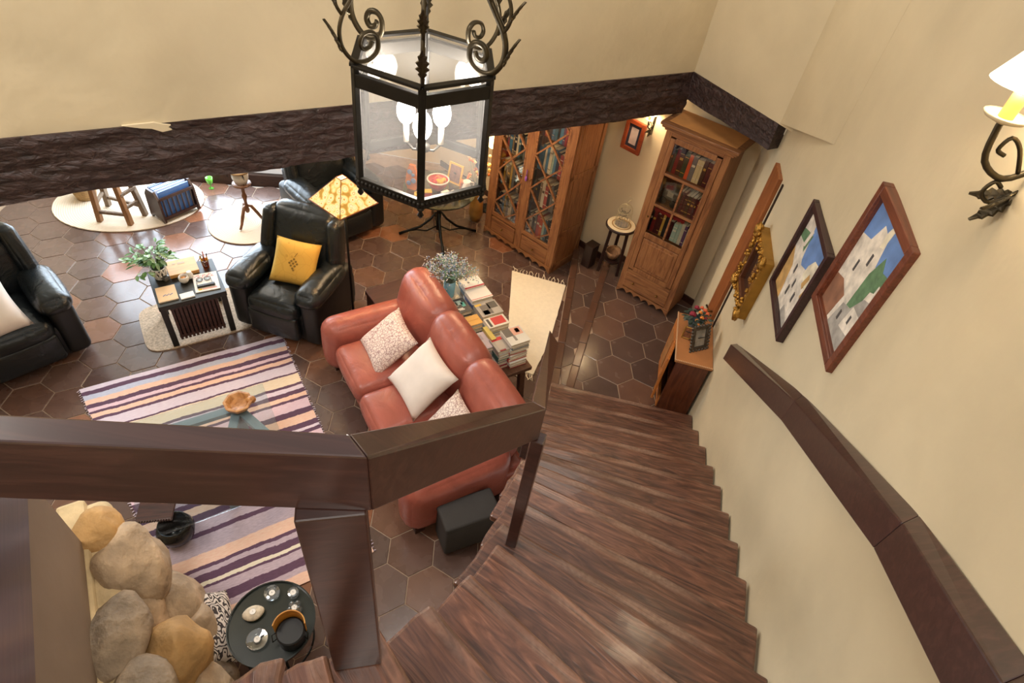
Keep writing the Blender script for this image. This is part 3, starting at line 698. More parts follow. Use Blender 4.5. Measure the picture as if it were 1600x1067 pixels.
GREYF = plain('charcoal_fabric', '3B3836', .75, var=.1, scale=6, bmp=.15, bd=.003)
ot = thing('footstool', 'dark charcoal box footstool at the stair end of the red sofa', 'footstool', (-.10, 2.20, 0), rad(31))
MB().rbox((0, 0, .19), (.42, .22, .34), .02).build('body', GREYF, ot, smooth=True); MB().rbox((0, 0, .375), (.43, .23, .05), .02).build('lid', GREYF, ot, smooth=True)

# ------------------------------------------------------------------ black recliners
BLK = leather('black_leather', '1A1F22', .27, .5, .3)
BLKB = plain('black_vinyl', '141516', .45, var=.1, bmp=.1)
def recliner(label, loc, rz, name='recliner', w=.95, d=.92, back=1.02):
    t = thing(name, label, 'armchair', loc, rz)
    ww = w / 2
    MB().rbox((0, .02, .20), (w - .10, d - .12, .34), .05).build('base', BLKB, t, smooth=True)
    MB().rbox((0, -.14, .39), (w - .40, .62, .20), .08, puff=(.0, .02, .05)).build('seat_cushion', BLK, t, smooth=True)
    MB().rbox((0, -.42, .22), (w - .42, .08, .28), .035, puff=(0, .02, 0)).build('footrest', BLK, t, smooth=True)
    for s in (-1, 1):
        m = MB().rbox((s * (ww - .10), -.04, .30), (.19, .74, .52), .06); ar = m.build('arm', BLKB, t, smooth=True)
        MB().rbox((s * (ww - .115), -.12, .575), (.25, .60, .17), .08, puff=(.015, .03, .03), M=None).build('arm_pad', BLK, ar, smooth=True)
    bk = MB().rbox((0, 0, 0), (w - .28, .22, .66), .09, puff=(.01, .05, .03), M=rot3(rad(-17), 0, 0)).build('backrest', BLK, t, smooth=True, loc=(0, .27, .72))
    for s in (-1, 1):
        MB().rbox((0, 0, 0), (.13, .25, .60), .055, puff=(.01, .02, .02), M=rot3(rad(-17), 0, rad(s * 12))).build('back_wing', BLK, bk, smooth=True, loc=(s * (ww - .135), -.035, -.005))
    # sewn creases across the back: thin piping
    for zz in (.10, -.16):
        pts = [((i / 8 - .5) * (w - .36), -.155 + .02 * abs(i / 8 - .5) - zz * -.30, zz + .02 * math.sin(i)) for i in range(9)]
    return t
recliner('black leather recliner with a yellow cushion in the middle of the room', (-2.16, 4.27, 0), rad(-9), w=.92)
recliner('black leather recliner at the left photo edge with a white cushion', (-4.30, 3.23, 0), rad(52))
recliner('black leather recliner half hidden behind the lit square lampshade', (-2.36, 5.85, 0), rad(50))
YEL = pattern('yellow_print', 'D8AE50', ['D0A54A', 'CA9E44'], 9, .85, .02)
yc = pillow('mustard yellow cushion with a grape print on the middle black recliner', (-2.10, 4.20, .70), facing(.02, -.75, .62, rad(-4)), .42, .15, YEL, pinch=.06)
g = MB()
for i, (x, y) in enumerate([(0, .05), (.02, .03), (-.02, .03), (.035, .01), (.0, .01), (-.035, .01), (.018, -.012), (-.018, -.012), (0, -.035), (.012, -.05)]): g.ell((x + .01, y - .02, .077), (.011, .011, .004), 8, 5)
g.tube([(.01, .05, .077), (.03, .09, .075)], .003, 5)
g.build('grape_print', plain('print_brown', '8A6A2C', .9), yc)
pillow('plain white cushion on the black recliner at the left photo edge', (-4.16, 3.02, .63), facing(.55, -.42, .8, rad(5)), .46, .18, LINEN, name='cushion')
# ------------------------------------------------------------------ black side table and what stands on it
BLKW = plain('black_stained_wood', '17150F', .38, var=.15, scale=5)
tb = thing('side_table', 'black square side table with slatted magazine holder between the recliners', 'side table', (-3.02, 3.90, .013), rad(39))
MB().box((0, 0, .468), (.56, .53, .05)).build('tabletop', BLKW, tb, bevel=.004)
for x in (-.25, .25):
    for y in (-.235, .235): MB().box((x, y, .222), (.05, .05, .444)).build('leg', BLKW, tb, bevel=.003)
SLAT = wood('reddish_slat', [(.3, '2F1A16'), (.7, '523029')], rough=.4)
mg = MB().box((0, -.20, .40), (.40, .02, .03)).build('slat_rail', SLAT, tb); MB().box((0, -.20, .06), (.40, .02, .03)).build('slat_rail', SLAT, tb)
MB().box((0, -.19, .23), (.38, .006, .36)).build('holder_back', plain('holder_back_brown', '2A1815', .6), tb)
for k in range(12): MB().box((-.185 + k * .0336, -.215, .23), (.022, .012, .40)).build('slat', SLAT, mg)
def tl(x, y): c, s = math.cos(rad(39)), math.sin(rad(39)); return (-3.02 + x * c - y * s, 3.90 + x * s + y * c)
TZ = .507
pp = thing('potted_plant', 'leafy green plant in white lattice pot on the black side table', 'plant', (-3.255, 3.905, TZ), 0)
POTIN = plain('dark_pot_liner', '22201C', .6)
MB().lathe([(.036, .002), (.050, .10), (.044, .10), (.04, .09)], 16).build('pot_liner', POTIN, pp, smooth=True)
lt = MB(); WHT = plain('white_ceramic', 'E8E4DE', .35)
for k in range(10):
    for s in (-1, 1):
        lt.tube([((.045 + .018 * q / 6) * math.cos(2 * PI * k / 10 + s * q * .11), (.045 + .018 * q / 6) * math.sin(2 * PI * k / 10 + s * q * .11), .004 + .112 * q / 6) for q in range(7)], .0085, 5)
for z, r in ((.004, .046), (.116, .064)): lt.tube([(r * math.cos(2 * PI * k / 20), r * math.sin(2 * PI * k / 20), z) for k in range(21)], .005, 5)
lt.build('lattice_pot', WHT, pp, smooth=True)
def leaf(m, p, dr, L, W, mi=0, droop=.3):
    p = Vector(p); dr = Vector(dr).normalized(); sd = dr.cross(Vector((0, 0, 1)))
    sd = sd.normalized() if sd.length > .01 else Vector((1, 0, 0)); n = sd.cross(dr)
    vs = []
    for q, wd in ((0, .08), (.3, .9), (.6, 1), (.85, .55), (1, .0)):
        c = p + dr * L * q - Vector((0, 0, 1)) * droop * L * q * q
        vs += [c - sd * W * wd / 2 + n * .10 * W, c, c + sd * W * wd / 2 + n * .10 * W]
    fs = []
    for i in range(4):
        for j in (0, 1): fs.append((i * 3 + j, i * 3 + j + 1, i * 3 + j + 4, i * 3 + j + 3))
    m.add(vs, fs, mi)
LEAF = plain('green_leaf', '5E8A4A', .5, var=.35, scale=12); LEAF2 = plain('pale_leaf', '9DB98A', .5, var=.2, scale=12)
STEM = plain('green_stem', '4D6B34', .6)
fo = MB(); st = MB()
for k in range(46):
    a = R.uniform(0, 2 * PI); el = R.uniform(.1, 1.3); ln = R.uniform(.06, .17)
    bx = Vector((math.cos(a) * math.cos(el), math.sin(a) * math.cos(el), math.sin(el))) * ln + Vector((-.035, .02, .15))
    if k % 5 == 0: bx += Vector((-.10, -.05, -.06))
    st.tube([(0, 0, .09), tuple(bx * .6 + Vector((0, 0, .05))), tuple(bx)], .0025, 4)
    for q in range(3): leaf(fo, bx + Vector((R.uniform(-.02, .02), R.uniform(-.02, .02), R.uniform(-.02, .02))), (math.cos(a + R.uniform(-1, 1)), math.sin(a + R.uniform(-1, 1)), R.uniform(-.3, .5)), R.uniform(.05, .08), R.uniform(.025, .045), R.choice((0, 0, 1)))
tag(fo.build('foliage', [LEAF, LEAF2], pp), None, None, kind='stuff'); st.build('stems', STEM, pp)
ORW = wood('honey_box_wood', [(.3, 'C58A45'), (.7, 'DCA860')], rough=.45)
ob = thing('wooden_box', 'flat honey wood box on the far side of the black side table', 'box', (-3.135, 4.06, TZ), rad(39))
MB().box((0, 0, .014), (.245, .215, .028)).build('box_body', ORW, ob, bevel=.003); MB().box((0, 0, .033), (.25, .22, .01)).build('box_lid', ORW, ob, bevel=.002)
k_ = MB().box((.0, .05, .0385), (.06, .03, .0015)).box((-.06, .055, .0385), (.025, .02, .0015)); k_.build('lid_print', plain('print_grey', 'B9A690', .7), ob)
cu = thing('pencil_cup', 'glass cup of pens at the corner of the black side table', 'cup', (-2.955, 4.145, TZ), 0)
MB().lathe([(.028, 0), (.034, .085), (.031, .085), (.026, .006)], 16, cap=False).build('cup_glass', glass('amber_glass', 'E7A860', .12), cu, smooth=True)
for q, cl in enumerate(('D8A52C', '1C1A1A', 'D8642C', '2A2523', 'E3C04A', '33261E')):
    a = q * 1.05; MB().tube([(.012 * math.cos(a), .012 * math.sin(a), .006), (.035 * math.cos(a), .035 * math.sin(a), .125 + .015 * (q % 3))], .0045, 6).build('pen', plain('pen_' + cl, cl, .4), cu)
ja = thing('ceramic_jar', 'small white ceramic burner holding something orange on the black side table', 'jar', (-3.035, 3.90, TZ), 0)
MB().lathe([(.03, 0), (.042, .02), (.044, .05), (.036, .065), (.032, .06), (.036, .03), (.01, .02)], 20).build('jar_body', WHT, ja, smooth=True)
MB().ell((0, 0, .038), (.026, .026, .012), 12, 6).build('jar_filling', plain('orange_wax', 'D98E3B', .5, var=.3, scale=30), ja, smooth=True)
MB().lathe([(.03, .0), (.03, .03), (.02, .06), (.012, .062)], 16, c=(.03, .05, .02)).build('jar_chimney', WHT, ja, smooth=True)
nb = thing('notebook', 'peach notebook with small blue print at the near corner of the side table', 'notebook', (-3.09, 3.70, TZ), rad(39 - 1))
MB().box((0, 0, .005), (.155, .205, .010)).build('pages', plain('page_white', 'EFE6D8', .8), nb)
MB().box((0, 0, .0115), (.158, .208, .003)).build('cover', plain('peach_cover', 'EBC79C', .6, var=.08), nb)
sq = MB()
for i in range(9): sq.box((-.03 + i * .009, -.03 + .006 * (i % 3), .0137), (.007, .011, .0012), rz=i * .6)
sq.build('cover_print', plain('print_blue', '6A7AA8', .7), nb)
cd = tag(MB().box((0, 0, .006), (.115, .078, .012)).build('tissue_pack', plain('white_pack', 'EDEBE6', .6), loc=(-2.92, 3.725, TZ), rot=(0, 0, rad(41)), bevel=.003), 'small white packet on the front edge of the black side table', 'packet')
pa = thing('magazine', 'white magazine with red lettering under glasses and remote on the side table', 'magazine', (-2.855, 3.94, TZ), rad(34))
MB().box((0, 0, .004), (.205, .26, .008)).build('pages', plain('magazine_white', 'EEE7DE', .6), pa)
sq = MB()
for i in range(12): sq.bar((-.085 + i * .013, .085 + .010 * math.sin(i * 2.1), .0087), (-.078 + i * .013, .105 - .010 * math.cos(i * 1.7), .0087), .005, .001)
sq.box((0, .07, .0084), (.16, .004, .0008)); sq.build('red_lettering', plain('print_red', 'C8373A', .6), pa)
MB().box((-.06, -.10, .0084), (.03, .02, .0008)).build('yellow_mark', plain('print_yellow', 'E8C23A', .6), pa)
MB().box((.02, -.10, .0084), (.12, .02, .0008)).build('pink_mark', plain('print_pink', 'E7B4AC', .6), pa)
rc = thing('remote_control', 'long black remote control lying on the white magazine', 'remote', (-2.825, 3.885, TZ + .009), rad(36))
MB().rbox((0, 0, .009), (.15, .035, .018), .006).build('body', BLKB, rc, smooth=True)
bt = MB()
for i in range(7):
    for j in (-.008, .008): bt.box((-.055 + i * .016, j, .0185), (.008, .007, .002))
bt.build('buttons', plain('button_grey', '56534E', .6), rc)
gs = thing('eyeglasses', 'dark framed eyeglasses lying on the white magazine', 'glasses', (-2.885, 3.955, TZ + .009), rad(36))
gm = MB()
for s in (-1, 1):
    gm.tube([(s * .033 + .026 * math.cos(2 * PI * k / 16), .02 * math.sin(2 * PI * k / 16), .012 + .008 * math.sin(2 * PI * k / 16)) for k in range(17)], .0028, 5)
    gm.tube([(s * .06, .004, .016), (s * .063, -.06, .006), (s * .055, -.09, .003)], .0024, 5)
gm.tube([(-.008, .004, .014), (.008, .004, .014)], .0025, 5); gm.build('frame', plain('frame_black', '2A2622', .35), gs, smooth=True)
lm = MB()
for s in (-1, 1): lm.ell((s * .033, 0, .012), (.024, .018, .001), 12, 4, M=None)
lm.build('lens', glass('lens_glass', 'C9CBC6', .15), gs, smooth=True)
mt = thing('metal_lighter', 'little grey metal tin beside the white lattice pot', 'tin', (-3.20, 3.885, TZ), rad(-20))
MB().box((0, 0, .02), (.055, .05, .04)).build('tin_body', plain('tin_metal', '9A958E', .35, .8), mt, bevel=.004); MB().box((.008, -.004, .041), (.03, .026, .004)).build('tin_slot', POTIN, mt)

# ------------------------------------------------------------------ floor lamp
BLKM = plain('black_iron', '151413', .42, .6, var=.1)
fl_ = thing('floor_lamp', 'slim black floor lamp with lit pyramid shade of cream patterned cloth', 'floor lamp', (-1.585, 4.195, 0), rad(-33))
MB().lathe([(.10, 0), (.10, .012), (.03, .022), (.012, .03)], 24).build('base', BLKM, fl_, smooth=True)
MB().tube([(0, 0, .02), (0, 0, 1.52)], .011, 10).build('pole', BLKM, fl_, smooth=True)
def shade_mat():
    m, nt, b = newmat('lampshade_cloth'); v = coord(nt)
    vo = N(nt, 'ShaderNodeTexVoronoi', feature='F1'); vo.inputs['Scale'].default_value = 19; nt.links.new(v, vo.inputs[0])
    r = ramp(nt, [(.0, 'C77E2C'), (.14, 'E3A94A'), (.2, 'F4DCA2'), (.34, 'F6E2B0'), (.38, 'C9984A'), (.44, 'F5DEA8'), (.6, 'EEC878'), (.75, 'B98A3A')]); nt.links.new(vo.outputs[0], r.inputs[0]); nt.links.new(r.outputs[0], b.inputs['Base Color'])
    nt.links.new(r.outputs[0], b.inputs['Emission Color']); b.inputs['Emission Strength'].default_value = .55; b.inputs['Roughness'].default_value = .9
    b.inputs['Transmission Weight'].default_value = 0; return m
SH = shade_mat()
b0, b1, z0, z1 = .20, .032, 1.46, 1.68
vs = [(a * q, b_ * q, z) for q, z in ((b0, z0), (b1, z1)) for a, b_ in ((-1, -1), (1, -1), (1, 1), (-1, 1))]
m = MB().add(vs, [(i, (i + 1) % 4, 4 + (i + 1) % 4, 4 + i) for i in range(4)])
sh = m.build('lamp_shade', SH, fl_); sm = sh.modifiers.new('s', 'SOLIDIFY'); sm.thickness = .003
tr = MB(); TRIM = plain('shade_trim_red', '8A4A2A', .8)
for i in range(4):
    tr.tube([vs[i], vs[(i + 1) % 4]], .005, 5); tr.tube([vs[4 + i], vs[4 + (i + 1) % 4]], .004, 5); tr.tube([vs[i], vs[4 + i]], .003, 5)
tr.build('shade_trim', TRIM, sh, smooth=True)
MB().ell((0, 0, 1.555), (.032, .032, .045), 12, 8).build('bulb', emit('bulb_warm', 'FFE0A8', 14), fl_, smooth=True)
lamp('floor_lamp_light', 'POINT', (-1.585, 4.195, 1.57), 9, WARM, .05)

# ------------------------------------------------------------------ chest beside the sofa
CHW = wood('chest_leather', [(.3, '3A221A'), (.7, '553228')], rough=.4)
cx = thing('chest', 'low dark brown chest between the red sofa arm and the black recliner', 'chest', (-1.20, 4.42, 0), rad(42))
MB().box((0, 0, .15), (.52, .34, .30)).build('chest_body', CHW, cx, bevel=.01); MB().box((0, 0, .328), (.54, .36, .05)).build('chest_lid', CHW, cx, bevel=.012)
MB().tube([(.05, -.19, .2), (.0, -.21, .17), (-.05, -.19, .2)], .006, 6).build('chest_handle', BLKM, cx, smooth=True)

# ------------------------------------------------------------------ book bench behind the sofa with its stacks
BENCH = wood('bench_wood', [(.3, '4A2E20'), (.7, '6E4A34')], rough=.45)
bn = thing('book_bench', 'low wooden bench behind the red sofa loaded with stacked books', 'bench', (*az(-3.37, 2.155), 0), rad(-53))
MB().box((0, 0, .43), (1.18, .42, .04)).build('bench_top', BENCH, bn, bevel=.005)
for x in (-.5, .5):
    for y in (-.16, .16): MB().bar((x * 1.0, y * 1.0, .41), (x * 1.08, y * 1.1, 0), .05, .05).build('leg', BENCH, bn)
for y in (-.17, .17): MB().box((0, y, .385), (1.0, .025, .05)).build('apron', BENCH, bn)
PAGE = plain('page_cream', 'E9DDC4', .85, var=.08, scale=60)
def book(x, y, z, L, W, H, rz, cov, label, group=None, art=None):
    """lying book: cover boards and spine, page block; spine on the -x side"""
    t = thing('book', label, 'book', (x, y, z), rz, group)
    c = min(.004, H * .18); mt = plain('cover_' + cov, cov, .45, var=.06, scale=6)
    MB().box((0, 0, c / 2), (W, L, c)).box((0, 0, H - c / 2), (W, L, c)).box((-W / 2 + c / 2, 0, H / 2), (c, L, H - 2 * c)).build('cover', mt, t)
    MB().box((.001, 0, H / 2), (W - .010, L - .010, H - 2 * c)).build('pages', PAGE, t)
    if art:
        for (u, v, w_, h_, cl) in art:
            MB().box((u * W / 2, v * L / 2, H + .0004), (w_ * W, h_ * L, .0012)).build('cover_print', plain('ink_' + cl, cl, .5), t)
    return t
BT = .451
names = {'E8E2D8': 'white', '2F3338': 'charcoal', '5C6FA0': 'blue', 'D9A24A': 'orange yellow', 'A8A096': 'grey', 'B33A35': 'red', 'D8CFC0': 'pale grey', '3C6B63': 'dark green', '7C7FA6': 'lilac blue', 'C9B25C': 'mustard', '8A1F28': 'dark red', 'C4B6C0': 'lilac', '6F7F8C': 'slate', 'CBBBA0': 'beige', '1F2326': 'black', 'D7D2C6': 'off white', '7A6A5A': 'brown'}
def stack(where, x, y, rz, L, W, top, covers, arts=None, toplabel=None):
    n = len(covers); H = (top - BT) / n; z = BT
    for i, cv in enumerate(covers):
        last = i == n - 1
        o = ('top', 'second from top', 'third from top', 'fourth from top', 'fifth from top', 'sixth from top', 'seventh from top', 'eighth from top')[n - 1 - i]
        lab = toplabel if last and toplabel else '%s book, %s of the stack %s' % (names[cv], o, where)
        j = R.uniform(-.008, .008); k2 = R.uniform(-.008, .008)
        book(x + (0 if last else j), y + (0 if last else k2), z, L * (1 if last else R.uniform(.9, 1.04)), W * (1 if last else R.uniform(.9, 1.03)), H - .0006, rz + (0 if last else R.uniform(-.05, .05)), cv, lab, 'books stacked on the bench', arts if last else None)
        z += H
# spine direction: local x across the bench (az 37), L along the bench
RZ = rad(37)
stack('at the far end of the bench', -.465, 4.30, RZ, .145, .20, .745, ['D8CFC0', '5C6FA0', 'A8A096', 'E8E2D8', '6F7F8C', 'E8E2D8'], [(-.3, .1, .1, .15, '777777'), (0, -.86, 1.0, .12, 'B0283A')], 'white book with a dark red band, farthest of the tall stacks')
stack('just before the far one', -.375, 4.185, RZ, .155, .215, .725, ['CBBBA0', '7C7FA6', 'D8CFC0', 'E8E2D8', '5C6FA0', 'E8E2D8'], [(0, -.80, 1.0, .05, 'C96A5A')], 'white book with a blue edge, next to the farthest book')
stack('next to the sofa back', -.525, 3.975, RZ, .19, .175, .715, ['CBBBA0', 'D7D2C6', '7C7FA6', '5C6FA0', '2F3338', '2F3338'], [(.2, .4, .35, .3, '9FB8B4'), (-.3, .3, .3, .35, 'BFB8AC'), (-.2, -.4, .5, .08, 'DDD8CF'), (.1, -.55, .3, .08, 'DDD8CF'), (.55, .1, .2, .3, '4FA69A')], 'dark charcoal book with pale and teal print near the sofa back')
stack('with the orange top', -.385, 3.85, RZ, .12, .17, .685, ['7A6A5A', '1F2326', 'D8CFC0', 'CBBBA0', 'D9A24A'], [(.0, .0, .8, .06, 'C48A34')], 'orange yellow book on its stack beside the sofa back')
stack('in the middle of the outer row', -.26, 4.03, RZ, .18, .215, .705, ['D8CFC0', '6F7F8C', 'A8A096', 'D7D2C6', 'A8A096'], [(-.25, -.1, .42, .7, '6E6862'), (-.45, -.5, .3, .3, '8E867C'), (.45, .35, .42, .45, '57524C'), (-.7, .75, .3, .15, 'D9B24A')], 'grey book with black and white photo cover in the outer row')
stack('under the red topped one', -.165, 3.86, RZ, .125, .20, .722, ['CBBBA0', '7A6A5A', 'D8CFC0', 'E8E2D8', '6F7F8C', 'D8CFC0'], [(.2, .1, .6, .75, 'C23A38'), (-.72, 0, .12, .8, '4A4642')], 'pale book with a red panel in the outer row')
stack('at the near outer corner', .02, 3.70, RZ, .20, .19, .745, ['8A1F28', 'D7D2C6', 'B33A35', 'D8CFC0', 'B33A35', 'D7D2C6', '6F7F8C', 'D7D2C6'], [(.35, .45, .5, .45, 'D9A28C'), (-.55, .5, .4, .5, '6A635C'), (.45, .5, .2, .25, 'B5654F'), (-.2, -.3, .12, .3, '8A8278')], 'off white magazine with a face on its cover, near outer corner')
stack('at the near end of the bench', -.09, 3.63, RZ, .17, .145, .685, ['8A1F28', 'D8CFC0', '6F7F8C', '3C6B63', 'D7D2C6', 'A8A096'], [(-.2, .72, .7, .22, 'C23A38'), (.1, -.1, .75, .6, 'B4A798'), (-.3, -.9, .4, .1, '8A2A2A')], 'grey illustrated book with red heading at the bench end')
stack('at the near sofa corner', -.245, 3.65, RZ, .20, .10, .665, ['CBBBA0', 'D7D2C6', 'A8A096', 'C4B6C0', 'C4B6C0'], [(-.2, .4, .4, .3, 'A99CA6')], 'lilac book near the sofa back at the bench end')
stack('by the thin mustard one', -.205, 3.72, RZ, .17, .045, .70, ['7A6A5A', 'D9A24A', 'C9B25C', 'C9B25C'], None, 'narrow mustard book squeezed between two stacks')
stack('beside the vase', -.575, 4.19, RZ, .13, .09, .60, ['7A6A5A', 'A8A096', 'CBBBA0'], None, 'beige book lying beside the turquoise vase')
for i, (x, y, cv, lab) in enumerate(((-.595, 4.33, 'CBBBA0', 'beige book standing upright behind the vase'), (-.565, 4.30, '7A6A5A', 'dark brown book standing upright behind the vase'))):
    t = thing('book', lab, 'book', (x, y, BT), RZ, 'books stacked on the bench')
    MB().box((0, 0, .105), (.026, .15, .21)).build('cover', plain('cover_' + cv, cv, .45), t); MB().box((0, .002, .107), (.020, .15, .21)).build('pages', PAGE, t)
# vase of dried flowers
TURQ = plain('turquoise_glass', '8FC4D2', .15, var=.15, scale=3, coat=.5)
vz = thing('flower_vase', 'tall pale turquoise vase of tiny white and blue flowers behind the sofa', 'vase', (-.66, 4.235, BT), 0)
MB().lathe([(.05, 0), (.055, .02), (.048, .15), (.058, .33), (.054, .33), (.044, .15), (.048, .03)], 20).build('vase_body', TURQ, vz, smooth=True)
fl2 = MB(); st = MB()
for k in range(150):
    a = R.uniform(0, 2 * PI); el = R.uniform(.35, 1.45); ln = R.uniform(.16, .29)
    p = Vector((math.cos(a) * math.cos(el) * 1.0, math.sin(a) * math.cos(el) * 1.0, math.sin(el))) * ln + Vector((0, 0, .30))
    st.tube([(0, 0, .26), tuple(Vector((p.x * .45, p.y * .45, .30 + (p.z - .30) * .6))), tuple(p)], .0014, 3, cap=False)
    for q in range(7):
        o = Vector((R.uniform(-1, 1), R.uniform(-1, 1), R.uniform(-1, 1))) * .026
        fl2.ell(p + o, (.0055,) * 3, 5, 3, R.choice((0, 0, 1, 1, 2, 3)))
tag(fl2.build('blossoms', [plain('blossom_white', 'EFE9E2', .8), plain('blossom_blue', '9DB2CE', .8), plain('blossom_violet', '8C93B8', .8), plain('blossom_green', '7FAE8C', .8)], vz), None, None, kind='stuff')
tag(st.build('stems', plain('dry_stem', '8F9C86', .8), vz), None, None, kind='stuff')
lf_ = MB()
for k in range(14):
    a = R.uniform(0, 2 * PI); leaf(lf_, (0, 0, .36), (math.cos(a), math.sin(a), .9), .12, .03)
lf_.build('leaves', plain('sage_leaf', '7FA58A', .6), vz)
# ------------------------------------------------------------------ pine bookcases
PINE = wood('honey_pine', [(.25, '603A22'), (.45, '825433'), (.6, '986841'), (.8, '70462A')], (9, 9, .9), .42, .12, 1.6)
PINEH = wood('honey_pine_rail', [(.25, '603A22'), (.45, '825433'), (.6, '986841'), (.8, '70462A')], (.9, 9, 9), .42, .12, 1.6)
DARKIN = plain('cabinet_inside', '3A2618', .7, var=.1)
BRASS = plain('old_brass', '8C6A3A', .35, .9)
CGL = glass('cabinet_glass', 'F4F2EC', .05)
def scallop(m, x0, x1, y, z0, h, n, th=.03):
    pts = [(x0, z0 + h), (x0, z0)]
    for i in range(n * 6 + 1):
        u = i / (n * 6); pts.append((x0 + .03 + (x1 - x0 - .06) * u, z0 + h * (.25 + .45 * abs(math.sin(PI * n * u)))))
    pts += [(x1, z0), (x1, z0 + h)]
    m.prism(pts, 0, th, M=Matrix(((1, 0, 0, 0), (0, 0, 1, y), (0, 1, 0, 0), (0, 0, 0, 1))))
BKC = {}
def shelf_books(owner_loc, rz, x0, x1, y, z, hmax, cols, shelfname, case, depth=.16, lean=0, names_=None, group=None, i0=0):
    """upright books, each a thing of its own, standing on a shelf at local (x, y, z) of a case"""
    c, s = math.cos(rz), math.sin(rz); x = x0; i = i0; out = []
    ords = ['first', 'second', 'third', 'fourth', 'fifth', 'sixth', 'seventh', 'eighth', 'ninth', 'tenth', 'eleventh', 'twelfth', 'thirteenth', 'fourteenth']
    while x < x1 - .012 and i < 14:
        cv = cols[i % len(cols)]; w_ = min(R.uniform(.024, .045), x1 - x); h = hmax * R.uniform(.80, .98); lx = x + w_ / 2
        m = MB().box((0, 0, h / 2), (w_ - .002, depth, h)); mi = 1
        for q in ((.18, .8) if R.random() < .45 else ()): m.box((0, -depth / 2 - .0006, h * q), (w_ - .006, .002, .006), mi=1)
        if R.random() < .4: m.box((0, -depth / 2 - .0006, h * .62), (w_ - .012, .002, h * .09), mi=1)
        m.box((0, .004, h + .0004), (w_ - .008, depth - .008, .001), mi=2)
        gold = 'C9A54A' if cv in ('7A1F22', '1F4A33', '4A1A22', '2B5A45', '3A2A20', '5A2430') else 'E4DCCB' if cv not in ('E4DCCB', 'D9D2C4') else '6A5A4A'
        o = m.build('book', [plain('spine_' + cv, cv, .45, var=.1), plain('band_' + gold, gold, .5), PAGE], loc=(owner_loc[0] + lx * c - y * s, owner_loc[1] + lx * s + y * c, owner_loc[2] + z + .0005), rot=(0, R.choice((0, 0, 0, R.uniform(-.03, .03))) if lean == 0 else lean, rz))
        tag(o, '%s book, %s from left, %s, %s' % (SPN.get(cv, 'plain'), ords[i], shelfname, case), 'book', group or 'books on the %s of the %s' % (shelfname, case))
        x += w_ + .0005; i += 1
    return i
SPN = {'1F4A33': 'dark green', '7A1F22': 'deep red', '3A2A20': 'dark brown', 'D5572A': 'bright orange', '6F7377': 'grey', 'D9C9A0': 'pale gold', '4A1A22': 'dark maroon', '5A2430': 'wine red', '2B5A45': 'green', 'E4DCCB': 'cream', 'A9C3BE': 'pale blue green', 'D9D2C4': 'off white', '6A4A78': 'violet', '2C3A55': 'navy blue', '4E86B5': 'bright blue', '8A7A66': 'tan', '22262B': 'black', '3F6F8F': 'teal blue', 'B34A4A': 'faded red', 'C9A24A': 'golden'}

# --- narrow bookcase
NB = (1.024, 5.158); NBR = rad(-31.1); W_ = .615
u_ = (math.cos(NBR), math.sin(NBR)); v_ = (-u_[1], u_[0])
ncx = NB[0] + u_[0] * W_ / 2; ncy = NB[1] + u_[1] * W_ / 2
nc = thing('narrow_bookcase', 'tall narrow pine bookcase with six glass panes above one wooden door panel', 'bookcase', (ncx, ncy, .30), NBR)
D_ = .35
bd = MB()
for x in (-W_ / 2 + .012, W_ / 2 - .012): bd.box((x, D_ / 2, .93), (.024, D_, 1.78))
bd.box((0, D_ - .008, .93), (W_ - .03, .016, 1.76)); bd.box((0, D_ / 2, 1.81), (W_, D_, .03)); bd.box((0, D_ / 2, .085), (W_ - .02, D_, .02))
bd.build('carcass', PINE, nc, bevel=.003)
for z in (.79, 1.10, 1.43): MB().box((0, D_ / 2 + .02, z), (W_ - .05, D_ - .06, .02)).build('shelf', PINEH, nc)
b2 = MB().box((0, D_ / 2 - .004, .30), (W_ - .05, D_ - .03, .012)); b2.build('inner_floor', DARKIN, nc)
ff = MB()
for x in (-W_ / 2 + .03, W_ / 2 - .03): ff.box((x, -.006, .95), (.06, .024, 1.74))
ff.build('face_stile', PINE, nc, bevel=.004)
ff = MB().box((0, -.006, 1.805), (W_ - .122, .024, .05)).box((0, -.006, .30), (W_ - .122, .024, .03)); ff.build('face_rail', PINEH, nc, bevel=.003)
crn = MB()
for k, (o, z) in enumerate(((.0, 1.80), (.022, 1.825), (.045, 1.85), (.06, 1.872))): crn.box((0, D_ / 2 - o / 2 + .0, z), (W_ + 2 * o, D_ + o, .027))
crn.build('crown', PINEH, nc, bevel=.005)
MB().box((0, D_ / 2 + .0, 1.8855), (W_ + .02, D_ - .02, .002)).build('crown_top', plain('lit_pine_top', 'C68A4E', .7, var=.2, scale=4), nc)  # paler orange top sheet, lamplight put into its colour
dw = MB()
fw_ = W_ - .125
dw.box((-fw_ / 2 + .024, -.012, 1.05), (.048, .022, 1.43)); dw.box((fw_ / 2 - .024, -.012, 1.05), (.048, .022, 1.43))
for z, h in ((1.755, .05), (.775, .06), (.345, .05)): dw.box((0, -.012, z), (fw_ - .097, .022, h))
do = dw.build('door', PINE, nc, bevel=.004)
mb = MB().box((0, -.013, 1.435), (fw_ - .096, .02, .024)).box((0, -.013, 1.115), (fw_ - .096, .02, .024)).box((.0, -.013, 1.12), (.02, .02, .62)); mb.build('glazing_bar', PINEH, do, bevel=.003)
for x0, x1, z0, z1 in ((-.195, .195, 1.447, 1.73), (-.195, -.01, 1.127, 1.423), (.01, .195, 1.127, 1.423), (-.195, -.01, .805, 1.103), (.01, .195, .805, 1.103)):
    MB().box(((x0 + x1) / 2, -.012, (z0 + z1) / 2), (x1 - x0, .004, z1 - z0)).build('pane', CGL, do)
MB().rbox((0, -.010, .555), (fw_ - .10, .02, .36), .008).build('door_panel', PINE, do, smooth=False)
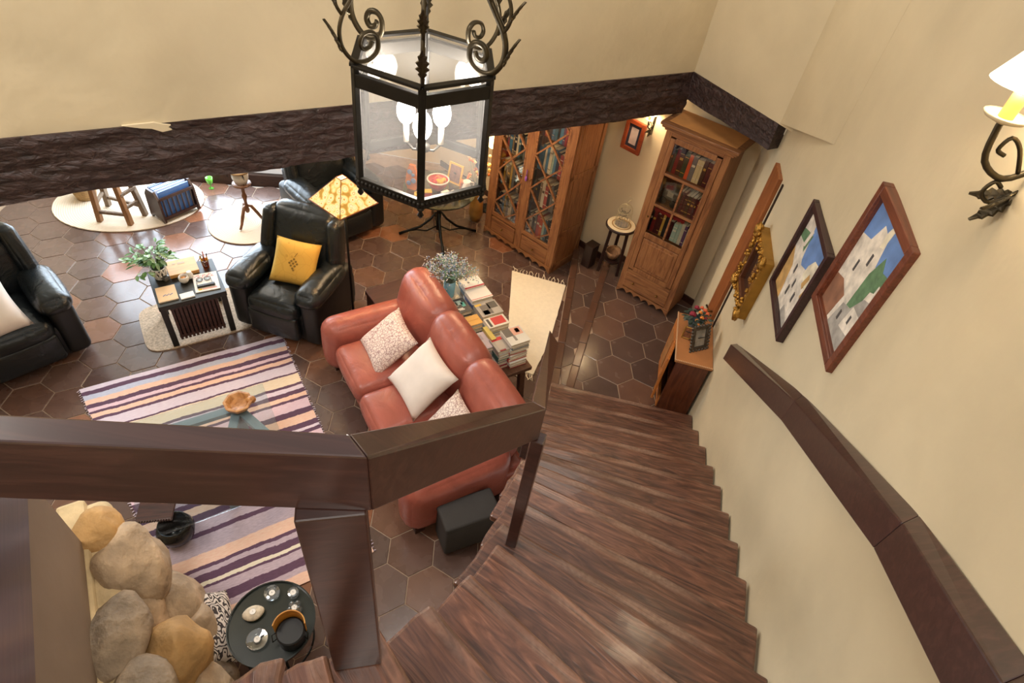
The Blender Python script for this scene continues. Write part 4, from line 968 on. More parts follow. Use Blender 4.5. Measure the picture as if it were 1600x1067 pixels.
MB().box((0, -.020, .555), (fw_ - .17, .012, .29)).build('raised_field', PINE, do, bevel=.01)
MB().lathe([(.004, 0), (.004, .012), (.011, .02), (.006, .03)], 10, M=rot3(rad(90), 0, 0)).build('knob', BRASS, do, smooth=True, loc=(-fw_ / 2 + .025, -.022, .98))
dx = MB().box((0, -.012, .19), (W_ - .11, .024, .185)); dro = dx.build('drawer', PINEH, nc, bevel=.006)
for x in (-.14, .14): MB().lathe([(.005, 0), (.005, .012), (.014, .02), (.008, .032)], 10, M=rot3(rad(90), 0, 0)).build('knob', BRASS, dro, smooth=True, loc=(x, -.024, .19))
sc = MB(); scallop(sc, -W_ / 2, W_ / 2, -.02, 0, .085, 6); sc.build('scalloped_skirt', PINEH, nc)
for x in (-W_ / 2 + .03, W_ / 2 - .03): MB().box((x, D_ - .04, .04), (.05, .06, .08)).build('foot', PINE, nc)
NL = (ncx, ncy, .30)
shelf_books(NL, NBR, -.22, .235, .12, 1.44, .27, ['1F4A33', '2B5A45', '7A1F22', '3A2A20', '1F4A33', 'D5572A', '6F7377', 'D9C9A0', 'D9C9A0', '3A2A20', '4A1A22', '5A2430', '2B5A45', '1F4A33'], 'top shelf', 'narrow bookcase')
shelf_books(NL, NBR, -.02, .235, .12, 1.11, .22, ['3A2A20', '5A2430', '4A1A22', '3A2A20', '5A2430', '4A1A22', '7A1F22'], 'middle shelf', 'narrow bookcase')
j = shelf_books(NL, NBR, -.215, -.02, .12, .80, .25, ['22262B', '7A1F22', '4A1A22', '4A1A22', 'C9A24A', '22262B'], 'bottom glazed shelf', 'narrow bookcase')
shelf_books(NL, NBR, -.01, .235, .12, .80, .24, ['4A1A22'] * 6 + ['4A1A22', 'A9C3BE', 'A9C3BE', 'D9D2C4', '6A4A78', 'D9D2C4', 'E4DCCB', '2C3A55'], 'bottom glazed shelf', 'narrow bookcase', i0=6)
RIB = plain('red_felt', '8E1C22', .9)
for nm, x0, x1 in (('left', -.205, -.015), ('right', .0, .12)):
    m = MB(); n = 12
    c_, s_ = math.cos(NBR), math.sin(NBR)
    pts = [((x1 - x0) * (i / n - .5), -.02 - .012 * abs(math.sin(PI * 3 * i / n))) for i in range(n + 1)]
    m.prism([(-(x1 - x0) / 2, .0), *pts, ((x1 - x0) / 2, .0)][::-1], -.002, .002, M=Matrix(((1, 0, 0, 0), (0, 0, 1, -.085), (0, 1, 0, .0), (0, 0, 0, 1))))
    m.box((0, 0, .002), (x1 - x0, .165, .003))
    X = (x0 + x1) / 2
    tag(m.build('shelf_trim', RIB, loc=(ncx + X * c_ - .12 * s_, ncy + X * s_ + .12 * c_, .30 + 1.058), rot=(0, 0, NBR)), 'red scalloped cloth over the books of the bottom glazed shelf, %s half' % nm, 'cloth')
# grey glass jar group on the middle shelf left: model coach
jb = thing('model_coach', 'grey metal model coach on the left of the middle shelf of the narrow bookcase', 'ornament', (ncx - .11 * u_[0] + .12 * v_[0], ncy - .11 * u_[1] + .12 * v_[1], .30 + 1.1105), NBR)
GREYM = plain('pewter', '7B7770', .45, .5, var=.2)
MB().rbox((0, 0, .10), (.17, .10, .11), .03).build('coach_body', GREYM, jb, smooth=True)
for x in (-.055, .055):
    for y in (-.055, .055): MB().lathe([(.035, -.006), (.035, .006)], 14, M=rot3(rad(90), 0, 0)).build('wheel', plain('wheel_dark', '34302C', .5), jb, loc=(x, y, .036))
MB().box((0, -.051, .115), (.06, .004, .05)).build('coach_window', plain('coach_window', 'B9B3A6', .3), jb)

# --- wide cabinet
WBp = (-.57, 6.24); WBR = rad(-35.9); WW = 1.075; WD = .47; WH = 2.12
u_ = (math.cos(WBR), math.sin(WBR)); v_ = (-u_[1], u_[0])
wcx = WBp[0] + u_[0] * WW / 2; wcy = WBp[1] + u_[1] * WW / 2
wc = thing('wide_bookcase', 'wide pine bookcase with two diamond lattice glass doors and two drawers below', 'bookcase', (wcx, wcy, 0), WBR)
m = MB()
for x in (-WW / 2 + .015, WW / 2 - .015): m.box((x, WD / 2, 1.08), (.03, WD, 2.04))
m.box((0, WD - .01, 1.08), (WW - .04, .02, 2.02)).box((0, WD / 2, 2.10), (WW + .06, WD + .04, .05)).box((0, WD / 2, .07), (WW, WD, .03))
m.build('carcass', PINE, wc, bevel=.004)
sp = MB()
for z0, z1 in ((.12, .5), (.56, 1.2), (1.26, 2.0)): sp.box((WW / 2 + .004, WD / 2, (z0 + z1) / 2), (.014, WD - .14, z1 - z0))
sp.build('side_panel', PINE, wc, bevel=.008)
sp = MB()
for z in (.09, .53, 1.23, 2.03): sp.box((WW / 2 + .006, WD / 2, z), (.02, WD, .06))
for y in (.03, WD - .03): sp.box((WW / 2 + .006, y, 1.06), (.02, .06, 2.0))
sp.build('side_frame', PINE, wc, bevel=.004)
for z in (.31, .70, 1.12, 1.50): MB().box((0, WD / 2 + .03, z), (WW - .06, WD - .12, .02)).build('shelf', PINEH, wc)
m = MB()
for x in (-WW / 2 + .05, 0, WW / 2 - .04): m.box((x, -.006, 1.06), (.10 if abs(x) > .1 else .10, .024, 2.0))
m.build('face_stile', PINE, wc, bevel=.004)
for sgn, xa, xb in ((-1, -.437, -.05), (1, .05, .457)):
    cxm = (xa + xb) / 2; ww = xb - xa
    dm = MB()
    for z, h in ((.325, .05), (2.03, .06)): dm.box((cxm, -.008, z), (ww, .022, h))
    for x in (xa + .012, xb - .012): dm.box((x, -.008, 1.18), (.024, .022, 1.66))
    dd = dm.build('door', PINEH, wc, bevel=.003)
    MB().box((cxm, -.006, 1.18), (ww - .05, .004, 1.64)).build('pane', CGL, dd)
    lt = MB()
    zs = [(.70), (1.12), (1.50)]; mids = [.50, .91, 1.31, 1.70, 2.0]
    L, Rr = (xa + .02, xb - .02)
    for q, zc in enumerate(zs):
        for (zA, zB) in ((mids[q], mids[q + 1]),):
            for x, zz in ((L, zA), (Rr, zA), (L, zB), (Rr, zB)): lt.bar((cxm, -.014, zc), (x, -.014, zz), .018, .018, upv=(0, 1, 0))
    for x in (L, Rr): lt.bar((cxm, -.014, .355), (x, -.014, .50), .014, .014, upv=(0, 1, 0)); lt.bar((cxm, -.014, 1.88), (x, -.014, 1.70), .014, .014, upv=(0, 1, 0))
    lt.build('lattice', PINEH, dd)
    MB().lathe([(.004, 0), (.004, .012), (.012, .02), (.006, .03)], 10, M=rot3(rad(90), 0, 0)).build('knob', BRASS, dd, smooth=True, loc=(xb - .02 if sgn < 0 else xa + .02, -.02, 1.02))
    dro = MB().box((cxm, -.010, .19), (ww - .01, .026, .19)).build('drawer', PINEH, wc, bevel=.006)
    MB().lathe([(.005, 0), (.005, .012), (.015, .02), (.008, .032)], 10, M=rot3(rad(90), 0, 0)).build('knob', BRASS, dro, smooth=True, loc=(cxm, -.024, .19))
sc = MB(); scallop(sc, -WW / 2, WW / 2, -.03, 0, .085, 9); sc.build('scalloped_skirt', PINEH, wc)
m = MB().box((WW / 2 - .01, WD / 2, .04), (.03, WD, .08)); m.build('plinth', PINE, wc)
ts = MB().tube([(0, -.03, 1.10), (.004, -.035, 1.03)], .005, 6).ell((0.004, -.035, 1.0), (.016, .012, .035), 8, 6); ts.build('tassel', plain('violet_tassel', '8A4FA8', .9), wc, smooth=True)
WL = (wcx, wcy, 0)
C1_ = ['2C3A55', '22262B', '4E86B5', '6F7377', '22262B', '3F6F8F', 'D9D2C4', '2C3A55', '8A7A66', '4E86B5', 'B34A4A', '22262B']
C2_ = ['22262B', 'C9A24A', '8A7A66', '3A2A20', 'C9A24A', '6F7377', '22262B', '8A7A66', '3A2A20', 'D9C9A0', '2B5A45', '6F7377']
for si, (z, hm, nm) in enumerate(((.32, .30, 'lowest shelf'), (.71, .33, 'second shelf'), (1.13, .31, 'third shelf'), (1.51, .34, 'highest shelf'))):
    cols = (['22262B', '2C3A55', '4E86B5', 'C9A24A', '8A7A66', 'E4DCCB', 'D9D2C4', '6F7377', '22262B', 'B34A4A'], C2_, C1_[::-1], C1_)[si]
    shelf_books(WL, WBR, -.43, -.06, .14, z, hm, cols, nm + ' behind the left door', 'wide bookcase', .18)
    cols = (['22262B', 'D9D2C4', '22262B', '6F7377', 'B34A4A', 'D5572A', 'A9C3BE', '3F6F8F', '22262B'], ['6F7377', '3A2A20', '22262B', '8A7A66', 'D9D2C4', 'B34A4A', '22262B', '6F7377'], ['4E86B5', '3F6F8F', 'D9D2C4', '4E86B5', 'E4DCCB', 'A9C3BE', '4E86B5', '2C3A55', 'B34A4A'], ['6A4A78', 'B34A4A', '3A2A20', '2C3A55', '4E86B5', '3F6F8F', '22262B', '4E86B5'])[si]
    shelf_books(WL, WBR, .06, .44, .14, z, hm, cols, nm + ' behind the right door', 'wide bookcase', .18)

# ------------------------------------------------------------------ plant stand with birdcage
DW = plain('dark_stand_wood', '2A1712', .4, var=.15)
ps = thing('pedestal_stand', 'tall three legged dark stand with round pale top between the bookcases', 'stand', (.925, 5.46, .30), 0)
MB().lathe([(.0, .575), (.155, .575), (.165, .585), (.165, .598), (.155, .605), (0, .605)], 30).build('tabletop', DW, ps, smooth=False)
MB().lathe([(0, .604), (.150, .604), (.150, .609), (0, .609)], 30).build('round_mat', plain('cream_mat', 'E3D1AC', .8, var=.05), ps)
MB().lathe([(.105, .6085), (.105, .6115), (.092, .6115), (.092, .6085)], 30, cap=False).build('mat_ring', plain('mat_ring_brown', 'A5814F', .8), ps)
for k in range(3):
    a = rad(200 + 120 * k); MB().bar((.10 * math.cos(a), .10 * math.sin(a), .58), (.125 * math.cos(a), .125 * math.sin(a), 0), .032, .032).build('leg', DW, ps, bevel=.003)
MB().lathe([(0, .16), (.105, .16), (.105, .178), (0, .178)], 24).build('lower_shelf', DW, ps)
cg = thing('birdcage', 'small cream wire birdcage with hook on the pedestal stand', 'birdcage', (.925, 5.46, .9125), 0)
WIRE = plain('cream_wire', 'C9B890', .5, .3)
cb = MB(); r0 = .078
for k in range(16):
    a = 2 * PI * k / 16
    cb.tube([(r0 * math.cos(a), r0 * math.sin(a), .0), (r0 * math.cos(a), r0 * math.sin(a), .16), (r0 * .85 * math.cos(a), r0 * .85 * math.sin(a), .20), (r0 * .5 * math.cos(a), r0 * .5 * math.sin(a), .228), (0, 0, .238)], .0018, 4)
for z in (.004, .08, .16): cb.tube([(r0 * math.cos(2 * PI * k / 24), r0 * math.sin(2 * PI * k / 24), z) for k in range(25)], .0022, 4)
cb.build('wire_cage', WIRE, cg)
MB().tube([(0, 0, .235), (0, 0, .27), (.02, 0, .29), (.028, 0, .31), (.015, 0, .33), (-.006, 0, .325)], .003, 6).build('hook', WIRE, cg, smooth=True)
MB().lathe([(0, 0), (r0 - .006, 0), (r0 - .006, .006), (0, .006)], 24).build('tray', plain('cage_tray_grey', '8B8378', .6, var=.2, scale=40), cg)
m = MB()
for z, a0 in ((.06, 0), (.12, 1.2), (.17, 2.4)): m.tube([(.045 * math.cos(a0 + q * .5), .045 * math.sin(a0 + q * .5), z + .012 * math.sin(q)) for q in range(9)], .003, 5)
m.build('scroll', plain('cage_scroll', '6B5F4C', .5, .4), cg, smooth=True)
bk = thing('wicker_basket', 'small wicker basket on the low shelf of the pedestal stand', 'basket', (.925, 5.46, .4785), 0)
BAS = plain('wicker', '8F6B4A', .8, var=.3, scale=40, bmp=.6, bd=.01)
MB().lathe([(.05, 0), (.075, .05), (.085, .09), (.078, .09), (.07, .05), (.04, .012)], 20).build('basket_body', BAS, bk, smooth=True)
MB().tube([(.08 * math.cos(PI * k / 10), 0, .085 + .07 * math.sin(PI * k / 10)) for k in range(11)], .006, 6).build('handle', BAS, bk, smooth=True)
bx = thing('dark_crate', 'upright dark wooden box on the floor beside the pedestal stand', 'box', (.715, 5.70, .151), rad(-36))
MB().box((0, 0, .14), (.11, .13, .28)).build('box_body', DW, bx, bevel=.005); MB().box((0, 0, .287), (.12, .14, .012)).build('box_lid', DW, bx, bevel=.003)

# ------------------------------------------------------------------ small hall cabinet
REDW = wood('red_brown_cabinet', [(.3, '4A2416'), (.7, '6B3A22')], (8, 8, 1), .35)
ORP = wood('orange_pine', [(.3, 'A05A28'), (.6, 'BC7436'), (.8, '8F4E22')], (9, 9, 1), .4)
sc_ = thing('hall_cabinet', 'small red brown cabinet with orange pine front at the foot of the stairs', 'cabinet', (1.532, 3.82, .30), rad(-7))
# local y along the wall, front faces -x
m = MB()
for y in (-.285, .285): m.box((0, y, .315), (.27, .024, .60))
m.box((.125, 0, .315), (.02, .56, .60)).box((0, 0, .06), (.27, .56, .024)); m.build('carcass', REDW, sc_, bevel=.003)
MB().box((.0, 0, .628), (.31, .62, .026)).build('top_board', plain('cabinet_top_pine', 'B5794A', .5, var=.12, scale=6), sc_, bevel=.004)
bd = MB()
for k in range(44): bd.box((-.155, -.305 + k * .0142, .643), (.010, .008, .008))
for k in range(22): bd.box((-.148 + k * .0142, -.31, .643), (.008, .010, .008))
tag(bd.build('lace_edging', plain('lace_edging_tan', 'D8B088', .7), sc_), None, None, kind='stuff')
d1 = MB().box((-.142, .14, .35), (.022, .285, .50)); d1 = d1.build('door', ORP, sc_, bevel=.004)
MB().box((-.155, .14, .35), (.008, .18, .36)).build('door_panel', plain('painted_panel', '9A6A3C', .5, var=.3, scale=14), d1, bevel=.004)
d2 = MB().box((0, -.14, 0), (.022, .285, .50)).build('door', ORP, sc_, loc=(-.142, -.005, .35), rot=(0, 0, rad(-12)), bevel=.004)
MB().box((-.012, -.14, 0), (.008, .18, .36)).build('door_panel', MATS['painted_panel'], d2, bevel=.004)
MB().box((-.135, 0, .07), (.02, .58, .10)).build('skirt', ORP, sc_, bevel=.004)
for z in (.33,): MB().box((-.01, 0, z), (.24, .54, .018)).build('shelf', REDW, sc_)
def sl(x, y): c, s = math.cos(rad(-7)), math.sin(rad(-7)); return (1.532 + x * c - y * s, 3.82 + x * s + y * c)
SZ = .9415
fpot = thing('flower_pot', 'blue grey pot of dark red roses and orange blooms on the hall cabinet', 'flower pot', (*sl(-.02, .16), SZ), 0)
MB().lathe([(.045, 0), (.062, .05), (.068, .09), (.06, .09), (.05, .04)], 20).build('pot', plain('blue_grey_glaze', '5E6E74', .3, var=.2), fpot, smooth=True)
ro = MB(); lv = MB()
PT = ((-.055, -.02, .15, .036, 0), (-.02, .05, .17, .028, 0), (.05, .03, .17, .024, 2), (.02, -.05, .15, .022, 1), (.0, -.02, .18, .022, 1), (-.015, -.06, .12, .02, 1), (.055, -.03, .13, .022, 0), (.03, .07, .16, .022, 2), (.0, -.09, .10, .018, 1), (.07, .0, .16, .02, 2))
for x, y, z, r, c in PT:
    for q in range(7):
        a = q * 2.4; rr = r * (.15 + .12 * q); ro.ell((x + rr * math.cos(a) * .6, y + rr * math.sin(a) * .6, z + .004 * (7 - q) * .4), (r * .5, r * .5, r * .45), 7, 5, c)
ro.build('roses', [plain('rose_red', '8E2438', .7), plain('bloom_orange', 'D98436', .7), plain('bloom_coral', 'D7663E', .7)], fpot, smooth=True)
for k in range(60):
    a = R.uniform(0, 2 * PI); r = R.uniform(.02, .09); leaf(lv, (r * math.cos(a), r * math.sin(a), R.uniform(.08, .15)), (math.cos(a), math.sin(a), R.uniform(-.5, .6)), R.uniform(.04, .06), .028, R.choice((0, 0, 1)))
tag(lv.build('foliage', [plain('dark_leaf', '2F4238', .5), plain('grey_leaf', '4C5E58', .5)], fpot), None, None, kind='stuff')
def small_frame(name, label, loc, rz, w, h, b, mat, pic, tilt=-14, stand=True):
    t = thing(name, label, 'photo frame', loc, rz); M_ = rot3(rad(tilt), 0, 0); m = MB()
    for x in (-w / 2 + b / 2, w / 2 - b / 2): m.box((x, 0, h / 2), (b, .018, h), M=M_)
    for z in (b / 2, h - b / 2): m.box((0, 0, z), (w - 2 * b, .018, b), M=M_)
    f = m.build('frame', mat, t, bevel=.004)
    MB().box((0, .002, h / 2), (w - 2 * b, .006, h - 2 * b), M=M_).build('photo', pic, t)
    if stand: MB().bar((0, .012, h * .6), (0, .10 + h * .1, .003), .04, .006).build('easel_back', plain('easel_black', '1E1A18', .6), t)
    return t
small_frame('photo_frame', 'small gilt photo frame near the front edge of the hall cabinet', (*sl(-.08, -.02), SZ), rad(-14), .085, .11, .012, plain('gilt', 'B98E4A', .35, .7, var=.2), plain('sepia_photo', '8E5A3A', .5, var=.4, scale=40), -18)
pf = small_frame('photo_frame', 'ornate dark pewter photo frame leaning near the wall on the hall cabinet', (*sl(.03, -.12), SZ), rad(28), .17, .22, .035, plain('dark_pewter', '5C5650', .4, .7, var=.4, scale=40, bmp=.8, bd=.01), plain('grey_photo', '9A968F', .25, var=.4, scale=9), -20)
sv = MB()
for k in range(26):
    a = k / 26; per = 2 * (.17 + .22); q = a * per
    p = (-.085 + q, 0) if q < .17 else (.085, q - .17) if q < .39 else (.085 - (q - .39), .22) if q < .56 else (-.085, .22 - (q - .56))
    sv.ell((p[0], -.006, p[1]), (.014, .012, .014), 7, 5, M=None)
fo = sv.build('frame_ornament', MATS['dark_pewter'], pf, smooth=True); fo.rotation_euler = (rad(-20), 0, 0)
# ------------------------------------------------------------------ hexagonal lantern on its rod
IRON = plain('dark_bronze_iron', '2B2824', .42, .7, var=.25, scale=12)
LC = (-.512, 2.326); ZB, ZT = 2.95, 3.43
la = thing('hanging_lantern', 'large hexagonal iron and glass lantern with scrolled arms hanging over the stairwell', 'lantern', (LC[0], LC[1], ZB), 0)
def hc(r, z, k): a = rad(-78.7 + 60 * k); return (r * math.cos(a), r * math.sin(a), z)
RB, RT, HH = .290, .282, ZT - ZB
LGL = glass('lantern_glass', 'F4F5F6', .05, .03, 'F4F2F0')
for k in range(6):
    m = MB().bar(hc(RB, 0, k), hc(RT, HH, k), .030, .022, upv=hc(1, 0, k)); m.build('corner_bar', IRON, la, bevel=.002)
fb = MB(); ft = MB(); fe = MB()
for k in range(6):
    a, b = Vector(hc(RB + .004, .018, k)), Vector(hc(RB + .004, .018, k + 1)); fb.bar(a, b, .02, .042)
    a, b = Vector(hc(RT + .004, HH - .05, k)), Vector(hc(RT + .004, HH - .05, k + 1)); ft.bar(a, b, .022, .050)
    a, b = Vector(hc(RT + .006, HH, k)), Vector(hc(RT + .006, HH, k + 1)); ft.bar(a, b, .03, .012)
    for q in range(14):
        p = a.lerp(b, (q + .5) / 14); fe.ell((p.x * 1.03, p.y * 1.03, .018), (.012, .012, .012), 6, 4)
fb.build('bottom_band', IRON, la, bevel=.002); ft.build('top_band', IRON, la, bevel=.002)
be = MB()
for k in range(6):
    a, b = Vector(hc(RB + .014, .018, k)), Vector(hc(RB + .014, .018, k + 1))
    for q in range(16): p = a.lerp(b, (q + .5) / 16); be.ell(p, (.009, .009, .011), 6, 4)
tag(be.build('rope_beading', IRON, la, smooth=True), None, None, kind='stuff')
MB().prism([hc(RT - .01, 0, k)[:2] for k in range(6)], HH - .012, HH - .008).build('top_pane', glass('lantern_top_glass', 'F4F5F6', .06, .012, 'F4F2F0'), la)
for k in range(6):
    vs = [hc(RB - .006, .03, k), hc(RB - .006, .03, k + 1), hc(RT - .006, HH - .02, k + 1), hc(RT - .006, HH - .02, k)]
    MB().add(vs, [(0, 1, 2, 3)]).build('pane', LGL, la)
    MB().lathe([(.004, -.05), (.014, -.035), (.006, -.02), (.016, -.008), (.01, 0)], 8, c=hc(RB, 0, k)).build('finial', IRON, la, smooth=True)
def acanthus(m, p, dr, out, L, W):
    """lobed iron leaf lying along dr, one connected blade"""
    p, dr, out = Vector(p), Vector(dr).normalized(), Vector(out).normalized(); sd = dr.cross(out)
    prof = [(0, .25), (.10, .6), (.18, .40), (.30, 1.0), (.38, .55), (.52, .95), (.60, .5), (.74, .65), (.80, .3), (1.0, 0)]
    vs = []
    for u, w_ in prof:
        c = p + dr * L * u + out * (.25 * L * u * u)
        vs += [c - sd * W * w_ + out * .006, c, c + sd * W * w_ + out * .006]
    fs = []
    for i in range(len(prof) - 1):
        for j in (0, 1): fs.append((i * 3 + j, i * 3 + j + 1, i * 3 + j + 4, i * 3 + j + 3))
    m.add(vs, fs)
GOLDI = plain('bronze_scroll', '4A4130', .40, .75, var=.3, scale=16)
for k in range(6):
    e = Vector(hc(1, 0, k)); m = MB()
    P = lambda r, z: tuple(e * r + Vector((0, 0, z)))
    sp1 = [P(.245 + .045 * (1 - t / 14 * .75) * math.cos(PI * 1.1 - t * .42), HH + .055 + .048 * (1 - t / 14 * .75) * math.sin(PI * 1.5 + t * .42 - PI * .4)) for t in range(14)]
    # lower C-scroll sitting on the rim, main stem bowing out and back to the rod
    cs = [(.212, .075), (.222, .055), (.245, .05), (.258, .072), (.245, .10), (.212, .105), (.19, .08), (.195, .035), (.235, .008), (.285, .015), (.322, .06), (.330, .115), (.315, .165), (.285, .21), (.25, .26), (.215, .31), (.17, .38), (.12, .46), (.06, .56), (.015, .64)]
    m.tube(cr([P(r, HH + z) for r, z in cs]), .0075, 6, flat=1.6)
    us = [(.315, .165), (.335, .20), (.335, .245), (.312, .29), (.27, .32), (.235, .315), (.222, .285), (.245, .265)]
    m.tube(cr([P(r, HH + z) for r, z in us]), .006, 6, flat=1.5)
    m.build('scroll_arm', GOLDI, la, smooth=True)
    for args in ((P(.325, HH + .05), e * .25 + Vector((0, 0, 1)), e, .11, .024), (P(.33, HH + .19), e * .35 + Vector((0, 0, 1)), e, .09, .02), (P(.26, HH + .25), Vector((0, 0, 1)) - e * .6, e, .11, .02)):
        m = MB(); acanthus(m, *args); o = m.build('iron_leaf', GOLDI, la); q = o.modifiers.new('s', 'SOLIDIFY'); q.thickness = .004
MB().tube([(0, 0, .12), (0, 0, 1.9)], .011, 10).build('rod', IRON, la, smooth=True)
cd = MB()
for k in range(3):
    a = rad(40 + 120 * k); cd.tube([(0, 0, .10), (.05 * math.cos(a), .05 * math.sin(a), .085), (.085 * math.cos(a), .085 * math.sin(a), .11)], .006, 6)
cd.lathe([(.03, .10), (.03, .12), (.012, .13)], 12); cd.build('candle_cluster', IRON, la, smooth=True)
LB = emit('bulb_white', 'FFF4E6', 40)
for k in range(3):
    a = rad(40 + 120 * k); x, y = .085 * math.cos(a), .085 * math.sin(a)
    MB().tube([(x, y, .11), (x, y, .19)], .012, 8).build('candle_tube', plain('candle_ivory', 'EDE6D6', .5), la, smooth=True)
    MB().ell((x, y, .245), (.038, .038, .058), 16, 10).build('bulb', LB, la, smooth=True)
lamp('lantern_light', 'POINT', (LC[0], LC[1], ZB + .27), 34, (1, .93, .84), .07)

# ------------------------------------------------------------------ wall sconce on the right wall
SH2 = emit('sconce_shade', 'FFF0D2', 2.2, 'F5E8CC')
def sconce(label, loc, rz, arms, power, scale=1.0, lname='sconce_light', shade=True, color=WARM):
    """iron scroll wall light; local -x is the wall side, +x points into the room"""
    t = thing('wall_sconce', label, 'wall light', loc, rz); t.scale = (scale,) * 3
    m = MB(); m.bar((-.005, 0, -.20), (-.005, 0, .06), .03, .010, upv=(1, 0, 0)); m.build('back_plate', GOLDI, t, bevel=.003)
    for y in arms:
        m = MB()
        m.tube(cr([(0, 0, -.08), (.05, y * .3, -.12), (.11, y * .75, -.09), (.13, y, -.02), (.13, y, .0)]), .0075, 7)
        m.tube(cr([(.03, y * .2, -.10), (.06, y * .5, -.05), (.09, y * .6, -.03), (.10, y * .45, -.06), (.08, y * .35, -.07)]), .005, 6)
        m.tube(cr([(0, 0, -.14), (.04, y * .3, -.18), (.07, y * .55, -.16), (.06, y * .5, -.13), (.04, y * .4, -.14)]), .005, 6)
        m.build('scroll_arm', GOLDI, t, smooth=True)
        MB().lathe([(.012, 0), (.042, .010), (.047, .018), (.012, .012)], 18, c=(.13, y, -.005)).build('drip_pan', plain('ivory_pan', 'CDBB97', .5), t, smooth=True)
        MB().tube([(.13, y, .005), (.13, y, .085)], .016, 12).build('candle_tube', plain('candle_amber', 'D9A860', .5), t, smooth=True)
        if shade:
            MB().lathe([(.075, .075), (.032, .155), (.030, .155), (.073, .075)], 24, c=(.13, y, 0), cap=False).build('shade', SH2, t, smooth=True)
        MB().ell((.13, y, .105), (.014, .014, .024), 10, 6).build('bulb', MATS['bulb_warm'], t, smooth=True)
        c, s = math.cos(rz), math.sin(rz)
        lamp(lname, 'POINT', (loc[0] + (.13 * c - y * s) * scale, loc[1] + (.13 * s + y * c) * scale, loc[2] + .12 * scale), power, color, .03)
    for args in (((.0, 0, -.16), (.35, -.1, -1), (1, 0, .3), .085, .024), ((.01, 0, -.15), (.5, -.5, -.5), (1, 0, .3), .07, .02), ((.01, 0, -.15), (.5, .6, -.3), (1, 0, .3), .08, .02)):
        m = MB(); acanthus(m, *args); o = m.build('iron_leaf', GOLDI, t); q = o.modifiers.new('s', 'SOLIDIFY'); q.thickness = .005
    return t
sconce('iron scroll wall light with lit cream shade high on the right wall', (1.428, 1.775, 3.725), rad(172), (0,), 7, 1.3, color=(1, .86, .66))
sconce('small iron wall light half hidden above the narrow bookcase', (*wb(1.00, .01), 1.95), rad(-128), (0,), 8, .8, 'hall_sconce_light')

# ------------------------------------------------------------------ pictures on the right wall
FRW = wood('red_brown_frame', [(.3, '5A2E20'), (.7, '7F4630')], (1, 14, 14), .35); FRD = wood('dark_frame', [(.3, '2B1A1A'), (.7, '44292A')], (1, 14, 14), .35)
def art(m, polys, lvl=0):
    for i, (ci, pts) in enumerate(polys): m.prism(pts, 0, .0006 + .0004 * i, mi=ci)
VERT = Matrix(((1, 0, 0, 0), (0, 0, -1, 0), (0, 1, 0, 0), (0, 0, 0, 1)))   # local x right, y up the wall, thickness towards -y
def picture(name, label, cat, loc, rz, w, h, fw_, depth, mat, inner, canvas_cols, polys):
    t = thing(name, label, cat, loc, rz)
    for nm, a in (('side', 1), ('rail', 0)):
        for s in (-1, 1):
            m = MB()
            if a: m.box((s * (w / 2 - fw_ / 2), -depth / 2, 0), (fw_, depth, h))
            else: m.box((0, -depth / 2, s * (h / 2 - fw_ / 2)), (w - 2 * fw_, depth, fw_))
            if a: m.box((s * (w / 2 - fw_ * .9), -depth * .42, 0), (fw_ * .35, depth * .7, h - 2 * fw_ * .8))
            else: m.box((0, -depth * .42, s * (h / 2 - fw_ * .9)), (w - 2 * fw_, depth * .7, fw_ * .35))
            m.build('frame_side', mat, t, bevel=.004)
    m = MB(); W2, H2 = w / 2 - fw_, h / 2 - fw_
    m.prism([(-W2, -H2), (W2, -H2), (W2, H2), (-W2, H2)], -.003, 0)
    art(m, [(ci, [(x * W2, y * H2) for x, y in pts]) for ci, pts in polys])
    M_ = VERT
    m.v = [tuple(M_ @ Vector(p) + Vector((0, -depth * .35, 0))) for p in m.v]
    m.build('canvas', canvas_cols, t); return t
PC = [plain('paint_white', 'DDD3C4', .7, var=.28, scale=18), plain('paint_blue', '6A8CC4', .7, var=.28, scale=8), plain('paint_ochre', 'C49A5A', .7, var=.28, scale=14), plain('paint_green', '5E7F5A', .7, var=.28, scale=24), plain('paint_grey', 'A9A39A', .7, var=.28, scale=16), plain('paint_brown', '8F6248', .7, var=.28, scale=12), plain('paint_dark', '4E4A48', .7), plain('paint_cream', 'E8DCC2', .7, var=.28, scale=14)]
rzp = lambda a: rad(a - 180)   # frames face -x: local x runs along the wall towards the camera
# local -y must face into the room (-x): rotate so that -y -> -x
big = [(1, [(-1, .35), (1, .35), (1, 1), (-1, 1)]), (0, [(-1, -.6), (-.1, -.75), (.25, .2), (.05, .75), (-.35, .80), (-.55, .45), (-1, .35)]), (7, [(-.1, .55), (.05, .6), (.1, .95), (-.02, .98), (-.12, .8)]), (3, [(.1, -.45), (.45, -.35), (.55, .1), (.9, .25), (.8, .5), (.55, .45), (.35, .6), (.15, .2)]), (4, [(-.2, -1), (1, -1), (1, .1), (.55, -.05), (.3, -.4), (-.05, -.5)]), (5, [(-1, -1), (-.35, -1), (-.2, -.45), (-.6, -.35), (-1, -.45)]), (0, [(.3, -.75), (.95, -.6), (.95, -.25), (.4, -.3)]), (6, [(-.15, .2), (-.08, .2), (-.08, .4), (-.15, .4)]), (6, [(-.5, -.1), (-.44, -.1), (-.44, .1), (-.5, .1)]), (6, [(.5, -.55), (.57, -.55), (.57, -.4), (.5, -.4)]), (6, [(.05, -.75), (.12, -.75), (.12, -.58), (.05, -.58)]), (0, [(.72, .05), (.86, .1), (.84, .3), (.74, .32)])]
